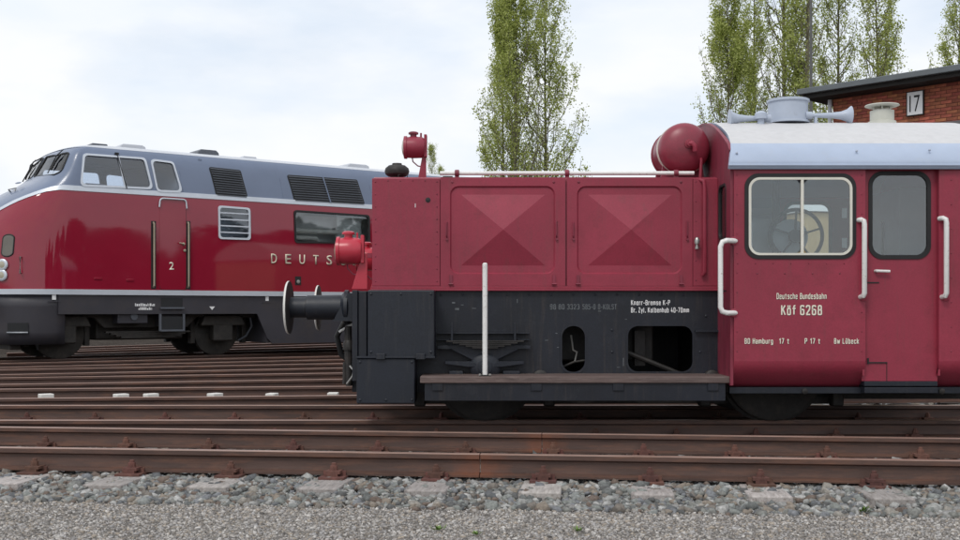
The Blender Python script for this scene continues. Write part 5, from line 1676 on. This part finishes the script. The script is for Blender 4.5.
# small fittings on the skirt
for px, py in ((54, 296.5), (267, 298)):
    l0, z0 = VP(px, py, 1.47)
    MB().box(l0 - .035, l0 + .035, -1.477, -1.465, z0 - .06, z0 + .06).build('marker', LETTERW, VR)
    MB().box(l0 - .12, l0 + .13, -1.476, -1.465, z0 - .105, z0 - .085).build('bracket', VSKIRT, VR)
l0, z0 = VP(212, 308, 1.47)
MB().prism([(l0 - .06, z0 + .03), (l0, z0 - .04), (l0 + .06, z0 + .03)], -1.477, -1.465, 'y').build('marker', LETTERW, VR)
for row, (a, b, py) in enumerate(((135, 155.5, 306.2), (138.5, 152.5, 310))):
    tb = MB()
    x = a
    while x < b:
        wd = random.uniform(1.0, 2.2)
        q0, z0 = VP(x, py, 1.47); q1 = VL(min(b, x + wd), 1.47)
        hh = random.choice([.035, .045, .055])
        tb.box(q0, q1 - .012, -1.476, -1.465, z0, z0 + hh)
        x += wd
    tb.build('inscription', LETTERW, VR, smooth=False)
# access steps
for (py0, py1) in ((298, 308.5), (316.5, 331)):
    l0, z0 = VP(161, py1, 1.47); l1, z1 = VP(182.5, py0, 1.47)
    MB().box(l0, l1, -1.475, -1.46, z0 + .03, z1).build('step_recess', GRILLE, VR)
    MB().box(l0 - .02, l1 + .02, -1.53, -1.42, z0 - .01, z0 + .025).build('step', STEEL if False else SLAT, VR, bevel=.004)
l0, z0 = VP(160, 331, 1.47); l1 = VL(183.5, 1.47)
for l in (l0, l1):
    MB().box(l - .02, l + .02, -1.5, -1.45, z0, zb_).build('step_hanger', SLAT, VR)
MB().lathe((VL(134, 1.4), -1.40, VZ(134, 316.5, 1.4)), (0, -1, 0), [(0, .04), (0, .07), (.02, .07), (.02, .04)], 16).build('tow_eye', SLAT, VR)

# bogies
def bogie(l0):
    for wl in (0, 3.2):
        for sg in (-1, 1):
            y = -.68 * sg
            o = MB().lathe((l0 + wl, y - .07 * 1, .475), (0, 1, 0), [(0, .1), (0, .44), (.015, .475), (.125, .478), (.14, .3), (.14, .1)], 40).build('wheel', VGEAR, VR)
        MB().cyl((l0 + wl, -1.05, .475), (l0 + wl, 1.05, .475), .09, 14).build('axle', VGEAR, VR)
        for sg in (-1, 1):
            MB().box(l0 + wl - .22, l0 + wl + .22, sg * 1.0 - .12, sg * 1.0 + .12, .30, .66).build('axle_box', VGEAR, VR, bevel=.04)
            MB().prism([(l0 + wl - .5, .62), (l0 + wl + .5, .62), (l0 + wl + .4, .84), (l0 + wl - .4, .84)], sg * 1.02 - .1, sg * 1.02 + .1, 'y').build('axle_guide', VGEAR, VR, bevel=.03)
    for sg in (-1, 1):
        MB().prism([(l0 - .75, .78), (l0 + .55, .80), (l0 + .75, .60), (l0 + 2.45, .60), (l0 + 2.65, .80), (l0 + 3.95, .78), (l0 + 3.9, .95), (l0 - .7, .95)], sg * .98 - .07, sg * .98 + .07, 'y').build('bogie_frame', VGEAR, VR, bevel=.02)
        sp = MB()
        for k in range(4):
            sp.box(l0 + .75 + k * .1, l0 + 2.45 - k * .1, sg * 1.12 - .06, sg * 1.12 + .06, .50 - k * .035, .53 - k * .035)
        sp.build('leaf_spring', VGEAR, VR)
        MB().box(l0 + .9, l0 + 1.5, sg * 1.25 - .15, sg * 1.25 + .15, .68, .92).box(l0 + 1.75, l0 + 2.2, sg * 1.2 - .12, sg * 1.2 + .12, .62, .95).build('sand_box', VSKIRT, VR, bevel=.02)
        MB().tube([(l0 + 3.2 + .62, sg * 1.0, .95), (l0 + 3.2 + .66, sg * 1.05, .6), (l0 + 3.2 + .58, sg * .95, .4), (l0 + 3.2 + .42, sg * .9, .3)], .022, 8).build('sand_pipe', SLAT, VR)
        MB().tube([(l0 - .62, sg * 1.2, .95), (l0 - .6, sg * 1.2, .75), (l0 - .5, sg * 1.0, .4), (l0 - .42, sg * .8, .2)], .022, 8).build('sand_pipe', SLAT, VR)
        for bx in (l0 - .62, l0 + .52, l0 + 2.68, l0 + 3.82):
            MB().box(bx - .05, bx + .05, sg * .68 - .08, sg * .68 + .08, .25, .8).build('brake_block', VGEAR, VR, bevel=.015)
    MB().box(l0 + .7, l0 + 2.5, -.7, .7, .35, .9).build('gearbox', VGEAR, VR, bevel=.05)
    MB().box(l0 - .95, l0 - .75, -.9, .9, .2, .45).build('rail_guard', VGEAR, VR, bevel=.02)
bogie(0.0)
bogie(VLEN - 3.2)
# interior seen through the windows
MB().box(.3, VLEN - .3, -1.35, 1.35, 3.1, 3.15).box(2.55, 2.62, -1.36, 1.36, ZB, 4.0).build('cab_bulkhead', VGREY, VR)
lw0, lw1 = min(p[0] for p in ew2) - .5, max(p[0] for p in ew2) + .6
MB().box(lw0 - 3, lw1 + 2.5, -1.0, .55, ZB, 3.0).build('engine_casing', mat('engine grey', (.62, .65, .66), .5), VR)
PIPE = mat('white engine pipe', (.8, .8, .77), .4)
zp = VZ(310, 231.5, 1.2)
MB().tube([(lw0 + .2, -1.27, zp), (lw1 - .8, -1.27, zp)], .06, 12).build('engine_pipe', PIPE, VR)
MB().tube([(lw0 + .2, -1.25, zp - .15), (lw0 + 1.15, -1.25, zp - .15), (lw0 + 1.35, -1.1, zp - .3)], .05, 12).build('engine_pipe', PIPE, VR)
for k in range(4):
    MB().tube([(lw0 + 1.7 + k * .12, -1.15, zp - .4), (lw0 + 1.66 + k * .12, -1.15, zp - .22), (lw0 + 1.78 + k * .12, -1.0, zp - .1)], .016, 8).build('engine_hose', PIPE, VR)
MB().box(lw1 - 1.3, lw1 - .7, -1.3, -1.25, zp - .5, zp + .5).build('engine_cabinet', INTERL, VR)
# driver desk and seat in the cab
MB().box(.35, .75, -1.2, 1.2, 2.4, 3.38).build('driver_desk', VGREY, VR, bevel=.03)
# roof fittings
for px, y, w, h_, hh in ((97, 147, .35, .35, .0), (129, 148, .55, .5, .03), (203, 157, .5, .6, .05), (246, 161.5, .35, .4, .0), (352, 172, .6, .6, .03)):
    l = VL(px, .4)
    MB().prism([(l - w / 2, 4.16), (l + w / 2, 4.16), (l + w / 2 - .02, 4.25), (l + w * .35, 4.25 + hh), (l - w * .35, 4.25 + hh), (l - w / 2 + .02, 4.25)], -.4 - h_ / 2, -.4 + h_ / 2, 'y').build('roof_hatch', SLAT if px in (203, 97) else VROOF, VR, bevel=.02)
# buffers of the big locomotive
for l_, sg in ((-1.42, -1), (VLEN + 1.42, 1)):
    for yy in (-.875, .875):
        MB().lathe((l_ - sg * .1, yy, 1.05), (sg, 0, 0), [(0, .11), (.3, .11), (.3, .08), (.46, .08), (.465, .23), (.49, .235), (.505, .2), (.51, .01)], 28).build('buffer', GREASE, VR)
# ------------------------------------------------------------------ tan wagon behind the shunter
wa = math.radians(14.3)
WR = empty('rail_wagon', TT + Vector((math.cos(wa) * 31.8, math.sin(wa) * 31.8, 0)), wa)
tag(WR, 'tan rail wagon with pale rounded roof seen through the shunter cab window', 'wagon')
MB().box(-1.9, 4.0, -1.2, 1.2, 1.05, 2.42).build('wagon_body', TAN, WR, bevel=.03)
ra = [(-1.25 + 2.5 * k / 14, 2.425 + .55 * math.sin(PI * k / 14) ** .6) for k in range(15)]
MB().prism(ra, -1.95, 4.05, 'x').build('wagon_roof', BUFRIM, WR, ang=60)
for x in (-1.2, -.05, 1.2, 2.5):
    o = MB().box(x, x + .75, -1.215, -1.19, 1.45, 2.15).build('wagon_window', GRILLE, WR, bevel=.01)
MB().box(-2.0, 4.1, -1.1, 1.1, .85, 1.04).build('wagon_frame', GREASE, WR)
for x in (-.9, 3.0):
    for y in (-.75, .75):
        MB().lathe((x, y - .07, .45), (0, 1, 0), [(0, .1), (0, .42), (.02, .45), (.14, .452), (.14, .1)], 28).build('wheel', GREASE, WR)
    MB().cyl((x, -1, .45), (x, 1, .45), .07, 12).box(x - .15, x + .15, -1.05, -.9, .3, .85).box(x - .15, x + .15, .9, 1.05, .3, .85).build('axle', GREASE, WR)

# ------------------------------------------------------------------ brick engine shed at the right
BA = -math.radians(46)
BL = Vector((9.45 - .695 * 1.36, 26 + .72 * 1.36, 0))
BR = empty('engine_shed', (BL.x, BL.y, GZ), BA)
tag(BR, 'red brick engine shed with dark overhanging roof edge behind the shunter cab', 'building')
BRICK = mat('red brick', (0.34, 0.105, 0.058), 0.85, var=0.25, scale=9, col2=(0.12, 0.05, 0.04), c2lo=.58, c2hi=.8, c2scale=6, bump=.3, bscale=60, objrand=.3)
def wall_material():
    m = bpy.data.materials.new('brick wall beyond view')
    m.use_nodes = True
    t = m.node_tree; b = t.nodes['Principled BSDF']; b.inputs['Roughness'].default_value = .9
    tcn = t.nodes.new('ShaderNodeTexCoord'); sp = t.nodes.new('ShaderNodeSeparateXYZ'); cb = t.nodes.new('ShaderNodeCombineXYZ')
    t.links.new(tcn.outputs['Object'], sp.inputs[0])
    ad = t.nodes.new('ShaderNodeMath'); ad.operation = 'ADD'
    t.links.new(sp.outputs[0], ad.inputs[0]); t.links.new(sp.outputs[1], ad.inputs[1])
    t.links.new(ad.outputs[0], cb.inputs[0]); t.links.new(sp.outputs[2], cb.inputs[1])
    br = t.nodes.new('ShaderNodeTexBrick')
    br.inputs['Scale'].default_value = 1
    br.inputs['Brick Width'].default_value = .25; br.inputs['Row Height'].default_value = .077
    br.inputs['Mortar Size'].default_value = .006
    br.inputs['Color1'].default_value = (.19, .06, .035, 1); br.inputs['Color2'].default_value = (.10, .035, .025, 1)
    br.inputs['Mortar'].default_value = (.10, .075, .06, 1)
    t.links.new(cb.outputs[0], br.inputs['Vector'])
    t.links.new(br.outputs[0], b.inputs['Base Color'])
    return m
WALLM = wall_material()
ZT_ = 6.02 - GZ                                # underside of the eaves
wl = MB().box(0, 14, .012, 14, 0, ZT_).build('wall', WALLM, BR, smooth=False)
# individual bricks over the part of the wall that shows above the cab roof
bme = MB().box(0, .24, 0, .02, 0, .065).mesh('brick', BRICK, False)
hme = MB().box(0, .115, 0, .02, 0, .065).mesh('brick', BRICK, False)
count = 0
nrows = 13
for r in range(nrows):
    z = ZT_ - .08 - r * .077
    x = 0.0 if r % 2 == 0 else -.125
    while x < 5.4 and count < 299:
        me = bme
        if x < 0:
            xx = 0.0; me = hme
        else: xx = x
        o = bpy.data.objects.new('brick', me); link(o, wl)
        o.location = (xx, random.uniform(-.004, .003), z - .002)
        o.rotation_euler = (0, random.uniform(-.006, .006), 0)
        count += 1
        x += .25
# roof slab with fascia, soffit and gutter edge
FASC = mat('grey zinc fascia', (0.12, 0.135, 0.145), .45, var=.1)
DARKW = mat('dark soffit boards', (0.02, 0.018, 0.016), .8, var=.2)
MB().box(-.62, 14.6, -.62, 14.6, ZT_ + .10, ZT_ + .24).build('roof', FASC, BR, bevel=.02)
MB().box(-.5, 14.5, -.5, 14.5, ZT_ + .002, ZT_ + .098).build('soffit', DARKW, BR)
# number board
ws17 = lambda px: None
def wall_t(px):
    k = (px - 480) / F
    dx_, dy_ = math.cos(BA), math.sin(BA)
    return (k * BL.y - BL.x) / (dx_ - k * dy_)
def wall_z(px, py):
    t_ = wall_t(px)
    return H - (py - HOR) / F * (BL.y + math.sin(BA) * t_) - GZ
s0, s1 = wall_t(908), wall_t(924)
zc = wall_z(916, 103.5)
bd = MB().box(s0, s1, -.055, -.01, zc - .265, zc + .265).build('number_board', LETTERW, BR, bevel=.006)
MB().ring([(s0 + .005, zc - .26), (s1 - .005, zc - .26), (s1 - .005, zc + .26), (s0 + .005, zc + .26)], [(s0 - .015, zc - .28), (s1 + .015, zc - .28), (s1 + .015, zc + .28), (s0 - .015, zc + .28)], -.062, -.008).build('board_rim', RUBBER, bd)
o = text('17', RUBBER, bd, (s0 + .06, -.0555, zc - .19), .38, (s1 - s0) - .13, bold=.0)
o['label'] = 'black number 17'
# dark lean-to roof lower on the wall
l0 = wall_t(926)
z0 = wall_z(930, 123.5)
MB().prism([(0.005, z0), (0.005, z0 - .12), (-.75, z0 - .42), (-.75, z0 - .32)], l0, 14, 'x').build('lean_to_roof', FASC, BR)
# corner downpipe
MB().tube([(-.05, -.06, 0.02), (-.05, -.06, ZT_ - .02)], .05, 10).build('downpipe', VROOF, BR)

# ------------------------------------------------------------------ poplars
def poplar_mesh(seed, height, width, nleaf, base_clear=.06, density_top=1.0):
    rd = random.Random(seed)
    tr = MB()
    pts = []; rad = []
    lean = (rd.uniform(-.012, .012), rd.uniform(-.012, .012))
    for k in range(13):
        a = k / 12
        pts.append((lean[0] * height * a + .06 * math.sin(a * 7 + seed), lean[1] * height * a + .05 * math.cos(a * 6 + seed), height * a))
        rad.append(max(.012, .17 * (1 - a) ** 1.1 * height / 22))
    tr.tube(pts, rad, 8)
    def trunk_at(a):
        i = min(11, int(a * 12)); f_ = a * 12 - i
        return Vector(pts[i]).lerp(Vector(pts[i + 1]), f_)
    leaves = []
    nb = int(height * 7.5)
    segs = []
    for b in range(nb):
        a = base_clear + (1 - base_clear) * ((b + rd.random()) / nb) * .97
        p = trunk_at(a)
        ang = rd.uniform(0, 2 * PI)
        ln = width * rd.uniform(.5, 1.0) * (1.15 - a)
        at = min(1.0, a + ln / height)
        prof_ = math.sin(min(1, (at + .05) * 2.4) * PI / 2) * (1 - max(0, at - .28) / .72) ** .9
        reach = width * .5 * prof_ * rd.uniform(.35, 1.1) + .10
        ln = min(max(ln, reach * 1.6), height * (1 - a) + .3)
        out = Vector((math.cos(ang), math.sin(ang), 0))
        q = [p]
        for k in range(1, 6):
            s = k / 5
            q.append(p + out * reach * (1 - (1 - s) ** 1.9) + Vector((0, 0, ln * s ** 1.15)) + Vector((rd.gauss(0, .04), rd.gauss(0, .04), 0)))
        r0 = .032 * (1 - a * .6) * height / 22
        tr.tube(q, [r0 * (1 - .8 * k / 5) + .005 for k in range(6)], 4, caps=False)
        segs.append((q, ln))
        for tw in range(3):                               # twigs
            s = rd.uniform(.3, .95); i = min(4, int(s * 5)); base = q[i].lerp(q[i + 1], s * 5 - i)
            a2 = ang + rd.uniform(-1.4, 1.4); o2 = Vector((math.cos(a2), math.sin(a2), 0))
            tl = rd.uniform(.35, .95)
            qq = [base, base + o2 * tl * .22 + Vector((0, 0, tl * .5)), base + o2 * tl * .30 + Vector((0, 0, tl))]
            tr.tube(qq, [.008, .006, .003], 3, caps=False)
            segs.append((qq, tl * 1.3))
    tot = sum(s[1] for s in segs)
    V = []; Fq = []
    for q, ln in segs:
        m_ = max(2, int(nleaf * ln / tot))
        zmid = q[-1].z / height
        patch = noise.noise(Vector((q[-1].x * .5, q[-1].y * .5, q[-1].z * .25 + seed * 3)))
        m_ = int(m_ * max(.08, 1 + 2.4 * patch))
        for k in range(m_):
            if k % 7 == 0:                                # leaves sit in small clumps
                s = rd.uniform(.12, 1.0) ** .8 * (len(q) - 1)
                i = min(len(q) - 2, int(s))
                c0 = q[i].lerp(q[i + 1], s - i) + Vector((rd.gauss(0, .12), rd.gauss(0, .12), rd.gauss(0, .12)))
            c = c0 + Vector((rd.gauss(0, .075), rd.gauss(0, .075), rd.gauss(0, .095)))
            sz_ = rd.uniform(.026, .054)
            u = Vector((rd.gauss(0, 1), rd.gauss(0, 1), rd.gauss(0, 1))).normalized()
            w_ = u.cross(Vector((rd.gauss(0, 1), rd.gauss(0, 1), rd.gauss(0, 1)))).normalized()
            b0 = len(V)
            V += [c - u * sz_, c + w_ * sz_ * .8, c + u * sz_ * 1.1, c - w_ * sz_ * .8]
            Fq.append((b0, b0 + 1, b0 + 2, b0 + 3))
    tm = tr.mesh('trunk', BARK, True, 80)
    lm = bpy.data.meshes.new('crown'); lm.from_pydata([tuple(p) for p in V], [], Fq); lm.materials.append(LEAF)
    return tm, lm
PV = [poplar_mesh(3, 17.0, 5.4, 42000), poplar_mesh(8, 21, 3.5, 30000), poplar_mesh(15, 18.5, 4.6, 22000), poplar_mesh(21, 22, 2.8, 23000)]
def poplar(px, Y, var, sc_, rz, label, zs=1.0):
    o = empty('poplar_tree', (KX(px, Y), Y, GZ), rz)
    o.scale = (sc_, sc_, sc_ * zs)
    tag(o, label, 'tree', 'tall poplars behind the locomotives')
    link(bpy.data.objects.new('trunk', PV[var][0]), o)
    c = link(bpy.data.objects.new('crown', PV[var][1]), o)
    return o
poplar(517, 48, 0, 1.0, .3, 'leafier left stem of the poplar pair standing behind the shunter bonnet', 1.0)
poplar(545, 49.5, 2, .95, 2.0, 'thin bare-topped right poplar of the pair behind the shunter bonnet', 1.0)
poplar(506, 50, 1, .72, 1.0, 'short leafy poplar at the left edge of the middle pair', 1.0)
poplar(727, 50, 0, .98, 4.2, 'dense leafy poplar just left of the roof ventilator')
poplar(757, 53, 3, .9, .5, 'slender poplar between the dense poplar and the dark trunk')
poplar(781, 51, 1, 1.1, 2.9, 'poplar with dark trunk right behind the roof ventilator')
poplar(808, 49, 3, 1.05, 5.2, 'poplar rising just left of the shed roof corner')
poplar(842, 52, 1, 1.0, .1, 'narrow poplar above the left end of the shed roof')
poplar(882, 52, 2, 1.08, 3.6, 'wide open poplar above the middle of the shed roof')
poplar(958, 54, 2, 1.05, 1.4, 'poplar at the right edge of the picture above the shed roof')
poplar(433, 58, 3, .44, 1.0, 'small young poplar peeping up beside the top lamp of the shunter')
poplar(441, 60, 3, .40, 2.5, 'smallest poplar tip peeping up behind the bonnet rail')

MASTM = mat('dark mast paint', (.10, .10, .095), .5)
mo = MB().tube([(0, 0, 0), (0, 0, 7), (0, 0, 14.6)], [.09, .07, .04], 10).build('mast', MASTM, None)
mo.location = (KX(811, 43), 43, GZ)
tag(mo, 'thin dark mast standing among the poplars left of the shed roof', 'mast')
ar = MB().tube([(0, 0, 14.5), (.25, 0, 14.9), (.9, 0, 15.0)], .04, 8).build('lamp_arm', MASTM, mo)
MB().box(.85, 1.4, -.1, .1, 14.93, 15.03).build('lamp_head', MASTM, ar, bevel=.02)

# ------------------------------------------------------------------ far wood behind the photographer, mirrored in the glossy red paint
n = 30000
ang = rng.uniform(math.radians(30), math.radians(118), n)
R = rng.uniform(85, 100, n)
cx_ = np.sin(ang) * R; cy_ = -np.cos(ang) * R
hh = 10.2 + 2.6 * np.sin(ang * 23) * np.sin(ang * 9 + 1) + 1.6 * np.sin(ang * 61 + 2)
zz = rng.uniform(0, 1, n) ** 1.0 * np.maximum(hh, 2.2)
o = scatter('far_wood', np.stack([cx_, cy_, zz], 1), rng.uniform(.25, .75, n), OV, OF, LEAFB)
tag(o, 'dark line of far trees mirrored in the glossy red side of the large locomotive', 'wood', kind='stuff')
